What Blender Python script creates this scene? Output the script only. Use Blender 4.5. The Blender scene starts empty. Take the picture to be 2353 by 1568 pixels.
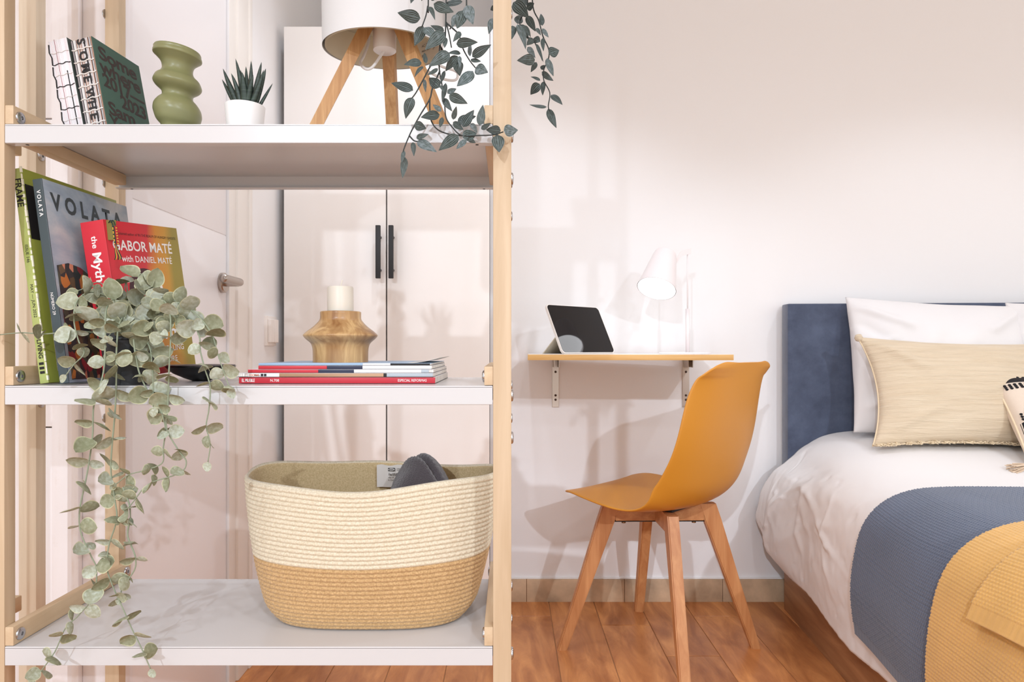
import bpy, bmesh, math, random
import numpy as np
from mathutils import Vector, Matrix, noise, Euler

SC = bpy.context.scene
COL = SC.collection
random.seed(7)
PI = math.pi
R = math.radians

# ------------------------------------------------------------------ camera
F = 1569.0            # focal length in photo pixels (24 mm)
VX, VY = 1170.0, 802.0  # vanishing point of the depth lines
HC = 0.85             # camera height
cam = bpy.data.cameras.new('camera')
cam.lens = F / 2353 * 36
cam.sensor_width = 36
cam.shift_x = (1176.5 - VX) / 2353
cam.shift_y = (VY - 784) / 2353
cam.clip_start = 0.02
camo = bpy.data.objects.new('camera', cam)
COL.objects.link(camo)
camo.location = (0, 0, HC)
camo.rotation_euler = (PI / 2, 0, 0)
SC.camera = camo

def P(px, py, Y):
    """photo pixel at depth Y (metres) -> world point"""
    return Vector(((px - VX) * Y / F, Y, HC - (py - VY) * Y / F))

# ------------------------------------------------------------------ light
w = bpy.data.worlds.new('world')
SC.world = w
w.use_nodes = True
w.node_tree.nodes['Background'].inputs[0].default_value = (0.985, 0.975, 0.965, 1)
w.node_tree.nodes['Background'].inputs[1].default_value = 0.95

def downlight_or_fill(x, y, power, cone=172, col=(0.86, 0.965, 1.09), size=0.07):
    l = bpy.data.lights.new('downlight_or_fill', 'SPOT')
    l.energy = power
    l.color = col
    l.shadow_soft_size = size / 2
    l.spot_size = R(cone)
    l.spot_blend = 0.35
    o = bpy.data.objects.new('downlight_or_fill', l)
    COL.objects.link(o)
    o.location = (x, y, 2.43)
    return o
for x_, y_, p_, c_ in ((-0.05, 1.30, 15, 112), (1.50, 1.25, 13, 112), (-0.38, 1.50, 8, 112), (-1.10, -0.30, 15, 150), (1.90, -0.30, 15, 130), (0.45, 0.05, 8, 112),  # third lamp is fill, set to brighten the wardrobe and door
                       (0.30, -1.00, 15, 150), (-1.10, -2.90, 210, 172), (1.60, -2.90, 170, 172)):  # the two rearmost are added fill lamps that even out the walls
    downlight_or_fill(x_, y_, p_, c_)

vs = SC.view_settings
vs.view_transform = 'Standard'
vs.look = 'None'
vs.exposure = 0.49
vs.gamma = 1.0
vs.use_curve_mapping = False

# ------------------------------------------------------------------ materials
def lin(c):
    return tuple((v / 255 / 12.92) if v / 255 <= 0.04045 else ((v / 255 + 0.055) / 1.055) ** 2.4 for v in c) + (1.0,)

MATS = {}
def nt(name):
    m = bpy.data.materials.new(name)
    m.use_nodes = True
    t = m.node_tree
    return m, t, t.nodes, t.links, t.nodes['Principled BSDF']

def coords(t, scale=(1, 1, 1), kind='Object', rot=(0, 0, 0)):
    tc = t.nodes.new('ShaderNodeTexCoord')
    mp = t.nodes.new('ShaderNodeMapping')
    mp.inputs['Scale'].default_value = scale
    mp.inputs['Rotation'].default_value = rot
    t.links.new(tc.outputs[kind], mp.inputs[0])
    return mp.outputs[0]

def ramp(t, fac, stops):
    r = t.nodes.new('ShaderNodeValToRGB')
    while len(r.color_ramp.elements) > 1:
        r.color_ramp.elements.remove(r.color_ramp.elements[0])
    r.color_ramp.elements[0].position = stops[0][0]
    r.color_ramp.elements[0].color = lin(stops[0][1])
    for p, c in stops[1:]:
        e = r.color_ramp.elements.new(p)
        e.color = lin(c)
    t.links.new(fac, r.inputs[0])
    return r.outputs[0]

def noise_tex(t, vec, scale=5, detail=4, rough=0.55, dist=0.0):
    n = t.nodes.new('ShaderNodeTexNoise')
    n.inputs['Scale'].default_value = scale
    n.inputs['Detail'].default_value = detail
    n.inputs['Roughness'].default_value = rough
    n.inputs['Distortion'].default_value = dist
    if vec is not None:
        t.links.new(vec, n.inputs['Vector'])
    return n.outputs[0]

def bump(t, b, h, strength=0.2, dist=0.001):
    n = t.nodes.new('ShaderNodeBump')
    n.inputs['Strength'].default_value = strength
    n.inputs['Distance'].default_value = dist
    t.links.new(h, n.inputs['Height'])
    t.links.new(n.outputs[0], b.inputs['Normal'])

def plain(name, c, rough=0.5, metal=0.0, bscale=0, bstr=0.1, bdist=0.001, var=0.0, spec=0.5, sheen=0.0, sss=0.0, trans=0.0, coat=0.0):
    if name in MATS:
        return MATS[name]
    m, t, N, L, b = nt(name)
    b.inputs['Base Color'].default_value = lin(c)
    b.inputs['Roughness'].default_value = rough
    b.inputs['Metallic'].default_value = metal
    b.inputs['Specular IOR Level'].default_value = spec
    b.inputs['Sheen Weight'].default_value = sheen
    b.inputs['Coat Weight'].default_value = coat
    if sss:
        b.inputs['Subsurface Weight'].default_value = sss
        b.inputs['Subsurface Radius'].default_value = (0.01, 0.008, 0.005)
        b.inputs['Subsurface Scale'].default_value = 0.6
    v = coords(t)
    if var:
        n = noise_tex(t, v, 9, 4)
        lo = tuple(x * (1 - var) for x in c)
        hi = tuple(min(255, x * (1 + var)) for x in c)
        L.new(ramp(t, n, [(0.3, lo), (0.7, hi)]), b.inputs['Base Color'])
    if bscale:
        bump(t, b, noise_tex(t, v, bscale, 3), bstr, bdist)
    MATS[name] = m
    return m

def wood(name, dark, light, axis='Z', scale=1.0, rough=0.5, stretch=14, contrast=(0.3, 0.7), bstr=0.08, rand=0.0):
    if name in MATS:
        return MATS[name]
    m, t, N, L, b = nt(name)
    s = {'X': (1, stretch, stretch), 'Y': (stretch, 1, stretch), 'Z': (stretch, stretch, 1)}[axis]
    v = coords(t, tuple(x * scale * 3 for x in s))
    if rand:
        oi = N.new('ShaderNodeObjectInfo')
        mul = N.new('ShaderNodeVectorMath'); mul.operation = 'SCALE'
        cb = N.new('ShaderNodeCombineXYZ')
        L.new(oi.outputs['Random'], cb.inputs[0]); L.new(oi.outputs['Random'], cb.inputs[1]); L.new(oi.outputs['Random'], cb.inputs[2])
        L.new(cb.outputs[0], mul.inputs[0]); mul.inputs['Scale'].default_value = 60
        ad = N.new('ShaderNodeVectorMath'); ad.operation = 'ADD'
        L.new(v, ad.inputs[0]); L.new(mul.outputs[0], ad.inputs[1]); v = ad.outputs[0]
    n = noise_tex(t, v, 1.0, 6, 0.6, 0.6)
    mid = tuple((a + c) / 2 for a, c in zip(dark, light))
    col = ramp(t, n, [(contrast[0], dark), (0.5, mid), (contrast[1], light)])
    if rand:
        hsv = N.new('ShaderNodeHueSaturation')
        mr = N.new('ShaderNodeMapRange')
        mr.inputs['To Min'].default_value = 1 - rand; mr.inputs['To Max'].default_value = 1 + rand
        L.new(oi.outputs['Random'], mr.inputs[0]); L.new(mr.outputs[0], hsv.inputs['Value'])
        L.new(col, hsv.inputs['Color']); col = hsv.outputs[0]
    L.new(col, b.inputs['Base Color'])
    b.inputs['Roughness'].default_value = rough
    bump(t, b, n, bstr, 0.001)
    MATS[name] = m
    return m

def emit(name, c, s):
    m, t, N, L, b = nt(name)
    b.inputs['Emission Color'].default_value = lin(c)
    b.inputs['Emission Strength'].default_value = s
    b.inputs['Base Color'].default_value = lin(c)
    return m

WALL = plain('wall_paint', (241, 239, 239), 0.75, bscale=60, bstr=0.05, bdist=0.002)
CEIL = plain('ceiling_paint', (240, 236, 232), 0.8)
WHITE = plain('white_lacquer', (203, 201, 201), 0.25)
WARD = plain('wardrobe_white', (242, 236, 231), 0.4)
DOORW = plain('door_white', (240, 235, 235), 0.35)
TRIMW = plain('trim_white', (234, 227, 220), 0.45)
BIRCH = wood('birch_wood', (190, 164, 132), (208, 184, 154), 'Z', 1.0, 0.55, 16)
BIRCHY = wood('birch_wood_rail', (194, 166, 132), (212, 187, 155), 'Y', 1.0, 0.55, 16)
BIRCHP = wood('birch_wood_pale', (208, 190, 166), (224, 208, 186), 'Z', 1.0, 0.55, 16)
METAL = plain('zinc_metal', (190, 190, 192), 0.25, 1.0)
NICKEL = plain('brushed_nickel', (186, 176, 168), 0.3, 1.0)
DARKM = plain('dark_hole', (25, 24, 24), 0.6)
BLACK = plain('black_matt', (26, 24, 25), 0.5)
SWITCH = plain('switch_plastic', (240, 232, 226), 0.3)

# ------------------------------------------------------------------ mesh helpers
def link(name, me, mat=None, parent=None, inv=True, smooth=True):
    o = bpy.data.objects.new(name, me)
    COL.objects.link(o)
    if mat is not None and not me.materials:
        me.materials.append(mat)
    if smooth:
        me.polygons.foreach_set('use_smooth', [True] * len(me.polygons))
    if parent is not None:
        o.parent = parent
        if inv:
            o.matrix_parent_inverse = WM(parent).inverted()
    return o

def WM(o):
    m = o.matrix_basis.copy()
    if o.parent is not None:
        m = WM(o.parent) @ o.matrix_parent_inverse @ m
    return m

def tag(o, label=None, cat=None, group=None, kind=None):
    if label: o['label'] = label
    if cat: o['category'] = cat
    if group: o['group'] = group
    if kind: o['kind'] = kind
    return o

def empty(name, loc, rot=(0, 0, 0), **k):
    o = bpy.data.objects.new(name, None)
    COL.objects.link(o)
    o.location = loc
    o.rotation_euler = rot
    o.empty_display_size = 0.05
    return tag(o, **k)

def mesh_from(verts, faces):
    me = bpy.data.meshes.new('mesh')
    me.from_pydata([tuple(v) for v in verts], [], faces)
    me.update()
    return me

def boxm(x0, x1, y0, y1, z0, z1, bev=0.0, seg=2):
    bm = bmesh.new()
    bmesh.ops.create_cube(bm, size=1)
    for v in bm.verts:
        v.co = Vector(((x0 + x1) / 2 + v.co.x * (x1 - x0), (y0 + y1) / 2 + v.co.y * (y1 - y0), (z0 + z1) / 2 + v.co.z * (z1 - z0)))
    if bev:
        bmesh.ops.bevel(bm, geom=list(bm.edges), offset=bev, segments=seg, affect='EDGES', profile=0.6)
    me = bpy.data.meshes.new('mesh')
    bm.to_mesh(me)
    bm.free()
    return me

def box(name, x0, x1, y0, y1, z0, z1, mat, parent=None, bev=0.0008, inv=True, seg=2):
    o = link(name, boxm(x0, x1, y0, y1, z0, z1, bev, seg), mat, parent, inv, smooth=False)
    if bev:
        smooth_angle(o.data)
    return o

def smooth_angle(me, ang=40):
    me.polygons.foreach_set('use_smooth', [True] * len(me.polygons))
    try:
        me.set_sharp_from_angle(angle=R(ang))
    except Exception:
        pass

def join(*meshes):
    bm = bmesh.new()
    for m in meshes:
        bm.from_mesh(m)
    me = bpy.data.meshes.new('mesh')
    bm.to_mesh(me)
    bm.free()
    return me

def lathe(profile, cx=0, cy=0, seg=48, skew=None, cap=True):
    """profile: (r, z) list bottom to top"""
    V, Fc = [], []
    n = len(profile)
    for r, z in profile:
        for k in range(seg):
            a = 2 * PI * k / seg
            x, y = r * math.cos(a), r * math.sin(a)
            zz = z + (skew(x, y, z) if skew else 0)
            V.append((cx + x, cy + y, zz))
    for i in range(n - 1):
        for k in range(seg):
            k2 = (k + 1) % seg
            Fc.append((i * seg + k, i * seg + k2, (i + 1) * seg + k2, (i + 1) * seg + k))
    if cap:
        Fc.append(tuple(reversed(range(seg))))
        Fc.append(tuple((n - 1) * seg + k for k in range(seg)))
    return mesh_from(V, Fc)

def spline(pts, per=8):
    """Catmull-Rom through Vectors"""
    pts = [Vector(p) for p in pts]
    out = []
    n = len(pts)
    for i in range(n - 1):
        p0 = pts[i - 1] if i > 0 else pts[0] * 2 - pts[1]
        p1, p2 = pts[i], pts[i + 1]
        p3 = pts[i + 2] if i + 2 < n else pts[-1] * 2 - pts[-2]
        for k in range(per):
            u = k / per
            out.append(0.5 * ((2 * p1) + (p2 - p0) * u + (2 * p0 - 5 * p1 + 4 * p2 - p3) * u * u + (3 * p1 - p0 - 3 * p2 + p3) * u ** 3))
    out.append(pts[-1])
    return out

def tube(path, r, seg=8, r2=None, caps=True):
    path = [Vector(p) for p in path]
    V, Fc = [], []
    n = len(path)
    up = Vector((0, 0, 1))
    prev = None
    for i, p in enumerate(path):
        d = (path[min(i + 1, n - 1)] - path[max(i - 1, 0)])
        d = d.normalized() if d.length > 1e-9 else Vector((0, 0, 1))
        a = prev - d * prev.dot(d) if prev is not None else d.orthogonal()
        if a.length < 1e-6:
            a = d.orthogonal()
        a.normalize()
        b = d.cross(a)
        prev = a
        rr = r if r2 is None else r + (r2 - r) * i / max(1, n - 1)
        for k in range(seg):
            t = 2 * PI * k / seg
            V.append(p + (a * math.cos(t) + b * math.sin(t)) * rr)
    for i in range(n - 1):
        for k in range(seg):
            k2 = (k + 1) % seg
            Fc.append((i * seg + k, i * seg + k2, (i + 1) * seg + k2, (i + 1) * seg + k))
    if caps:
        Fc.append(tuple(reversed(range(seg))))
        Fc.append(tuple((n - 1) * seg + k for k in range(seg)))
    return mesh_from(V, Fc)

def grid_mesh(A, uv=None, closed_u=False):
    """A: array n x m x 3"""
    n, m = A.shape[:2]
    me = bpy.data.meshes.new('mesh')
    idx = np.arange(n * m).reshape(n, m)
    if closed_u:
        a = idx; b = np.roll(idx, -1, axis=0)
        q = np.stack([a[:, :-1], b[:, :-1], b[:, 1:], a[:, 1:]], -1).reshape(-1, 4)
    else:
        q = np.stack([idx[:-1, :-1], idx[1:, :-1], idx[1:, 1:], idx[:-1, 1:]], -1).reshape(-1, 4)
    me.vertices.add(n * m)
    me.vertices.foreach_set('co', A.reshape(-1).astype(np.float32))
    me.loops.add(q.size)
    me.loops.foreach_set('vertex_index', q.reshape(-1).astype(np.int32))
    me.polygons.add(len(q))
    me.polygons.foreach_set('loop_start', (np.arange(len(q)) * 4).astype(np.int32))
    me.update(calc_edges=True)
    if uv is not None:
        l = me.uv_layers.new(name='uv')
        l.data.foreach_set('uv', uv.reshape(-1, 2)[q.reshape(-1)].reshape(-1).astype(np.float32))
    me.validate()
    return me

def solidify(o, t, off=-1):
    m = o.modifiers.new('solid', 'SOLIDIFY')
    m.thickness = t
    m.offset = off
    return o

def text_mesh(s, size, bold=0.0, align='LEFT', space=1.0, stretch=1.0, extr=0.0, fit=0.0):
    c = bpy.data.curves.new('txt', 'FONT')
    c.body = s
    c.size = size
    c.offset = bold * size
    c.align_x = align
    c.space_character = space
    c.extrude = extr
    c.resolution_u = 3
    o = bpy.data.objects.new('txt', c)
    COL.objects.link(o)
    bpy.context.view_layer.update()
    me = bpy.data.meshes.new_from_object(o)
    bpy.data.objects.remove(o)
    bpy.data.curves.remove(c)
    if fit:
        xs_ = [v.co.x for v in me.vertices]
        stretch = fit / max(1e-6, max(xs_) - min(xs_))
    if stretch != 1.0:
        for v in me.vertices:
            v.co.x *= stretch
    return me

def text(name, s, size, mat, parent, mtx, **k):
    me = text_mesh(s, size, **k)
    me.materials.clear()
    o = link(name, me, mat, parent, inv=False, smooth=False)
    o.matrix_local = mtx
    return o

def axes(o, x, y):
    """matrix with local x->x, y->y at origin o"""
    x, y = Vector(x).normalized(), Vector(y).normalized()
    z = x.cross(y)
    m = Matrix((x, y, z)).transposed().to_4x4()
    m.translation = Vector(o)
    return m

def ns(p, s, seed=0.0):
    return noise.noise(Vector((p[0] * s + seed, p[1] * s - seed, p[2] * s + seed * 0.7)))

# ================================================================== THE SETTING
FLOORT = wood('wood_look_tile', (160, 94, 50), (230, 160, 98), 'Y', 1.3, 0.34, 4.5, (0.3, 0.72), 0.06, 0.10)
GROUT = plain('floor_grout', (178, 132, 94), 0.8)
fl = tag(box('floor', -3.6, 4.2, -2.0, 2.75, -0.05, -0.0025, GROUT, None, 0), kind='structure')
pw, plen = 0.15, 0.6
pm = boxm(-pw / 2 + 0.0009, pw / 2 - 0.0009, -plen / 2 + 0.0009, plen / 2 - 0.0009, -0.006, 0, 0.0007, 1)
pm.materials.append(FLOORT)
for i in range(-6, 9):
    x = 0.133 + (i + 0.5) * 0.1505
    off = [0.0, 0.2, 0.41, 0.13][i % 4]
    for j in range(4):
        y = 2.30 - off + 0.3 - j * 0.6015
        if y < 0.6:
            continue
        o = link('floor_plank', pm, None, fl, smooth=False)
        o.location = (x, y, 0)
tag(box('ceiling', -3.6, 4.2, -3.2, 2.75, 2.45, 2.5, CEIL, None, 0), kind='structure')
tag(box('wall_back', -0.03, 3.2, 2.303, 2.75, -0.02, 2.45, WALL, None, 0), kind='structure')
tag(box('wall_alcove', -0.95, -0.03, 2.65, 2.75, -0.02, 2.45, WALL, None, 0), kind='structure')
tag(box('wall_left', -0.95, -0.70, 1.706, 2.65, -0.02, 2.45, WALL, None, 0), kind='structure')

# skirting of stone-look tiles
STONE = plain('stone_tile', (192, 164, 134), 0.55, var=0.16, bscale=40, bstr=0.15)
bb = tag(box('baseboard_back', -0.03, 2.9, 2.297, 2.303, 0.0, 0.076, GROUT, None, 0), kind='structure')
xs = [-0.03] + [P(1210, 0, 2.3).x + 0.329 * k for k in range(0, 9)]
for a, b_ in zip(xs, xs[1:]):
    box('skirting_tile', a + 0.0008, b_ - 0.0008, 2.291, 2.3, 0.0, 0.0755, STONE, bb, 0.0008)
box('plaster_lip', -0.03, 2.9, 2.296, 2.304, 0.0755, 0.0805, WALL, bb, 0.001)

# door on the left wall
door = empty('door_1', (-0.72, 1.49, 0), kind='structure')
gz = 1.132
box('leaf_panel', -0.745, -0.706, 1.262, 1.7035, 0.01, gz - 0.0012, DOORW, door, 0.001)
box('leaf_panel', -0.745, -0.706, 1.262, 1.7035, gz + 0.0012, 2.05, DOORW, door, 0.001)
box('leaf_core', -0.742, -0.7075, 1.264, 1.702, 0.012, 2.045, DOORW, door, 0)
hz = HC + 152 * 1.676 / F
hnd = empty('handle', (-0.706, 1.676, hz)); hnd.parent = door; hnd.matrix_parent_inverse = WM(door).inverted()
rose = lathe([(0.0, 0), (0.0235, 0), (0.0245, 0.002), (0.0245, 0.008), (0.022, 0.0105), (0.012, 0.0108), (0.0, 0.0108)], seg=40, cap=False)
rose.transform(Matrix.Translation((-0.706, 1.676, hz)) @ Matrix.Rotation(PI / 2, 4, 'Y'))
link('rose', rose, NICKEL, hnd)
smooth_angle(rose)
lev = tube(spline([(-0.700, 1.676, hz), (-0.672, 1.676, hz), (-0.660, 1.670, hz), (-0.656, 1.655, hz), (-0.655, 1.60, hz), (-0.656, 1.565, hz)], 8), 0.0095, 16)
link('lever', lev, NICKEL, hnd)
tag(box('wall_left_upper', -0.95, -0.70, 1.262, 1.706, 2.055, 2.45, WALL, None, 0), kind='structure')
tr = empty('trim_1', (-0.70, 1.78, 0), kind='structure')
box('jamb', -0.72, -0.699, 1.7065, 1.745, 0, 2.1, TRIMW, tr, 0.001)
box('casing', -0.72, -0.692, 1.745, 1.812, 0, 2.1, TRIMW, tr, 0.004)
box('casing_edge', -0.72, -0.688, 1.812, 1.832, 0, 2.1, TRIMW, tr, 0.003)
# light switch
sw = empty('light_switch', (-0.70, 1.99, 0.902), label='white double light switch on the wall between door and wardrobe', cat='light switch')
box('plate', -0.7005, -0.692, 1.95, 2.03, 0.859, 0.945, SWITCH, sw, 0.002)
for a, b_ in ((1.957, 1.989), (1.991, 2.023)):
    bm = boxm(-0.692, -0.6835, a, b_, 0.868, 0.936, 0.002, 2)
    for v in bm.vertices:
        if v.co.x > -0.69:
            v.co.x += 0.006 * (1 - ((v.co.z - 0.902) / 0.034) ** 2)
    ob = link('rocker', bm, SWITCH, sw, smooth=False)

# old white-painted timber panelling behind the shelves
PEEL = plain('peeling_edge', (186, 150, 96), 0.9, var=0.25, bscale=80)
m, t, N, L, b = nt('old_white_paint')
v = coords(t, (1, 1, 1))
n1 = noise_tex(t, v, 22, 8, 0.7)
n2 = noise_tex(t, coords(t, (60, 60, 4)), 1.0, 4)
mx = N.new('ShaderNodeMath'); mx.operation = 'MULTIPLY'
L.new(n1, mx.inputs[0]); L.new(n2, mx.inputs[1])
L.new(ramp(t, mx.outputs[0], [(0.0, (200, 182, 160)), (0.13, (226, 216, 212)), (0.2, (232, 225, 224)), (1.0, (238, 233, 234))]), b.inputs['Base Color'])
b.inputs['Roughness'].default_value = 0.6
bump(t, b, n1, 0.12, 0.002)
OLDP = m
pan = empty('wall_panelling', (-1.0, 1.255, 0), kind='structure')
Yp = 1.245
def pxX(px, Y=Yp):
    return (px - VX) * Y / F
box('backing', -1.6, -0.712, 1.262, 1.275, 0, 2.45, PEEL, pan, 0)
box('backing', -0.75, -0.704, 1.2615, 1.276, 0, 2.45, OLDP, pan, 0)
for a, b_, dy, zs in ((-420, -200, 0, (0, 2.44)), (-199, -20, 0, (0, 2.44)), (-19, 84, 0, (0, 2.44)), (85, 116.3, 0.004, (0, 0.705, 0.7075, 1.27, 1.2725, 2.44)),
                      (118.6, 169.5, 0, (0, 2.44)), (170.8, 187, -0.009, (0, 2.44)), (187.5, 287, 0.003, (0, 2.44))):
    for k in range(0, len(zs), 2):
        box('plank', pxX(a), pxX(b_), Yp + dy, 1.262, zs[k], zs[k + 1], OLDP, pan, 0.0015)

# ================================================================== WARDROBE
wd = empty('wardrobe', (-0.36, 2.05, 0), label='tall white two door wardrobe with slim black bar handles', cat='wardrobe')
box('carcass', -0.677, -0.047, 2.068, 2.6, 0, 1.822, WARD, wd, 0.001)
box('side_panel_edge', -0.0577, -0.0475, 2.052, 2.07, 0, 1.822, WHITE, wd, 0.001)
for x0, x1, hx0, hx1 in ((-0.6765, -0.3705, -0.394, -0.380), (-0.3665, -0.059, -0.3557, -0.3417)):
    d = box('door', x0, x1, 2.05, 2.0665, 0.06, 1.818, WARD, wd, 0.0012)
    hb = empty('handle', (hx0, 2.02, 1.13)); hb.parent = d; hb.matrix_parent_inverse = WM(d).inverted()
    hm = boxm(hx0, hx1, 2.010, 2.021, 1.058, 1.2147, 0.0015)
    for z in (1.0855, 1.184):
        st = lathe([(0.0045, 0), (0.0045, 0.034)], seg=16)
        st.transform(Matrix.Translation(((hx0 + hx1) / 2, 2.051, z)) @ Matrix.Rotation(PI / 2, 4, 'X'))
        hm = join(hm, st)
    COL.objects.unlink(hb); bpy.data.objects.remove(hb)
    ho = link('handle', hm, BLACK, d)
    smooth_angle(hm)
box('gap_strip', -0.3705, -0.3665, 2.064, 2.07, 0.06, 1.818, DARKM, wd, 0)

# ================================================================== SHELVING UNIT
YF, YB = 0.923, 1.215
XL, XR = (10 - VX) * YF / F, (1133 - VX) * YF / F   # inner faces of the posts
PWD = 0.0247
ZS = (0.447, 0.800, 1.154, 1.508)
su = empty('shelving_unit', (-0.35, 1.07, 0), label='open birch wood shelving unit with white metal shelves and bolted rails', cat='shelving unit')
for x0 in (XL - PWD, XR):
    for y0 in (YF, YB - 0.021):
        box('post', x0, x0 + PWD, y0, y0 + 0.021, 0, 2.02, BIRCH, su, 0.0012)
def tray(z):
    ms = [boxm(XL + 0.0006, XR - 0.0006, YF, 1.195, z - 0.003, z, 0.0008),
          boxm(XL + 0.0006, XR - 0.0006, YF, YF + 0.003, z - 0.0255, z - 0.001, 0.0008),
          boxm(XL + 0.0006, XR - 0.0006, YF + 0.001, YF + 0.014, z - 0.0258, z - 0.0236, 0.0005),
          boxm(XL + 0.0006, XR - 0.0006, 1.192, 1.195, z - 0.0255, z - 0.001, 0.0008),
          boxm(XL + 0.0006, XR - 0.0006, 1.182, 1.194, z - 0.0258, z - 0.0236, 0.0005)]
    return join(*ms)
boltm = join(lathe([(0.0, 0), (0.0085, 0), (0.0085, 0.001), (0.0078, 0.0024), (0.005, 0.0034), (0.0026, 0.0034), (0.0022, 0.0012), (0.0, 0.0012)], seg=24, cap=False))
boltm.materials.append(METAL)
def bolt(x, y, z, sx, parent):
    o = link('bolt', boltm, None, parent)
    o.matrix_basis = Matrix.Translation((x, y, z)) @ Matrix.Rotation(PI / 2 * sx, 4, 'Y')
smooth_angle(boltm, 35)
for z in ZS:
    sh = link('shelf_board', tray(z), WHITE, su, smooth=False)
    for px in (XL + 0.026, XR - 0.022):
        for yy in (YF + 0.0075, 1.188):
            hm = lathe([(0.0022, 0), (0.0022, 0.0004)], px, yy, 12)
            hm.transform(Matrix.Translation((0, 0, z - 0.0261)))
            link('rivet_hole', hm, DARKM, sh)
    for s, xa, xb in ((1, XL, XL + 0.0115), (-1, XR - 0.012, XR)):
        if z < 1.4:
            box('rail', xa, xb, YF + 0.001, YB - 0.004, z + 0.0006, z + 0.0262, BIRCHY, su, 0.0012)
        xin = XL + 0.0113 if s > 0 else XR - 0.0118
        for yy in (YF + 0.0135, YB - 0.018):
            if z < 1.4:
                bolt(xin, yy, z + 0.0125, s, su)
            # bolts through the outer sides of the posts
            bolt(XL - PWD + 0.0002 if s > 0 else XR + PWD - 0.0002, yy - (0.0025 if yy < 1 else 0), z - 0.0135, -s, su)
            bolt(XL - PWD + 0.0002 if s > 0 else XR + PWD - 0.0002, yy - (0.0025 if yy < 1 else 0), z - 0.0715, -s, su)
        # cleats under the boards
        if s > 0:
            box('cleat', XL, XL + 0.021, YF + 0.016, 1.181, z - 0.0215, z - 0.0032, BIRCHY, su, 0.003)
        else:
            box('cleat', XR - 0.012, XR, YF + 0.016, 1.181, z - 0.0215, z - 0.0032, BIRCHY, su, 0.003)

# neighbouring frame at the left
nf = empty('storage_rack', (-0.80, 1.04, 0), label='pale wooden storage rack standing against the old white panelling', cat='rack')
for y0 in (0.925, 1.13):
    box('post', -0.812, -0.783, y0, y0 + 0.024, 0, 2.02, BIRCHP, nf, 0.0012)
for z in (0.44, 0.797, 1.152):
    box('rail', -0.7835, -0.764, 0.926, 1.071, z, z + 0.024, BIRCHY, nf, 0.002)
box('rail', -0.806, -0.788, 0.926, 1.15, 1.96, 1.985, BIRCHY, nf, 0.002)
for z in (HC + (802 - 358) * 1.14 / F, 0.76, 0.40):
    bolt(-0.7832, 1.142, z, 1, nf)

# ================================================================== TOP SHELF
ZT = ZS[2]
PAGES = None
m, t, N, L, b = nt('page_edges')
v = coords(t, (900, 900, 1), 'Object')
wv = N.new('ShaderNodeTexNoise'); wv.inputs['Scale'].default_value = 1.0; L.new(v, wv.inputs['Vector'])
L.new(ramp(t, wv.outputs[0], [(0.35, (205, 196, 186)), (0.6, (243, 238, 232))]), b.inputs['Base Color'])
b.inputs['Roughness'].default_value = 0.8
PAGES = m

def book(name, w, h, th, loc, rot, cover, spine, label, cat, group=None, spine_mat=None, pages=PAGES, cov=0.0006):
    """spine faces local -Y, front cover faces local +X"""
    e = empty(name, loc, rot, label=label, cat=cat, group=group)
    box('page_block', 0.0008, th - 0.0008, 0.0012, w - 0.002, 0.0008, h - 0.0012, pages, e, 0, inv=False)
    box('front_cover', th - 0.0008, th, 0, w, 0, h, cover, e, 0.0003, inv=False)
    box('back_cover', 0, 0.0008, 0, w, 0, h, cover, e, 0.0003, inv=False)
    if spine is not None:
        bm_ = boxm(0, th, -0.0008, 0.0014, 0, h, 0.0007)
        link('spine', bm_, spine, e, inv=False, smooth=False)
    return e
def oncover(th, y, z):
    return axes((th + 0.0003, y, z), (0, 1, 0), (0, 0, 1))
def onspine(x, z):
    return axes((x, -0.0011, z), (0, 0, -1), (1, 0, 0))

INK = plain('ink_black', (28, 24, 24), 0.6)
BROWNINK = plain('ink_brown', (62, 50, 47), 0.7)
INKW = plain('ink_white', (244, 238, 234), 0.6)
GREENC = plain('green_cloth_cover', (72, 100, 88), 0.75, bscale=300, bstr=0.15, bdist=0.0005)
# threads and signatures of an exposed sewn spine, drawn as geometry
def sewn_spine(e, th, h, sig, mats, thread, rows, name='spine_signature'):
    n = sig
    for i in range(n):
        x0, x1 = th * (i + 0.06) / n, th * (i + 0.94) / n
        box(name, x0, x1, -0.0012, 0.001, 0.0006, h - 0.0006, random.choice(mats), e, 0.0004, inv=False, seg=1)
    for z, mt, r in rows:
        pts = [Vector((th * k / 12, -0.0016 + 0.0002 * math.sin(k * 2), z + 0.0008 * math.sin(k * 1.3 + z * 300))) for k in range(13)]
        link('sewing_thread', tube(pts, r, 6), mt, e, inv=False)

# book with the green cover
g1 = book('art_book', 0.108, 0.150, 0.033, (0, 0, 0), (0, 0, 0), GREENC, None,
          'thick book with exposed sewn spine and dark green cover, leaning', 'book')
base = P(205, 0, 0.985)
pr = P(211, 90, 0.985)
def place(e, px_top, py_top, Y, th, h, lean, yaw, zbase, pitch=0):
    """put the top of the spine/front cover edge of a book at a photo pixel at depth Y"""
    rot = Euler((pitch, -lean, yaw), 'XYZ')
    M = rot.to_matrix()
    top = P(px_top, py_top, Y)
    off = M @ Vector((th, 0, h))
    loc = top - off
    loc.z = zbase
    e.location = loc
    e.rotation_euler = rot
    return e
LNT = R(11)
place(g1, 210, 91, 1.0, 0.033, 0.150, LNT, R(-6), ZT + 0.001)
grey = [plain('sig_%d' % i, c, 0.8) for i, c in enumerate([(225, 220, 218), (200, 190, 188), (120, 112, 112), (60, 55, 58), (190, 150, 130), (238, 235, 232), (150, 140, 138)])]
threadw = plain('thread_white', (228, 222, 216), 0.8)
threadb = plain('thread_black', (36, 32, 34), 0.8)
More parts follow.
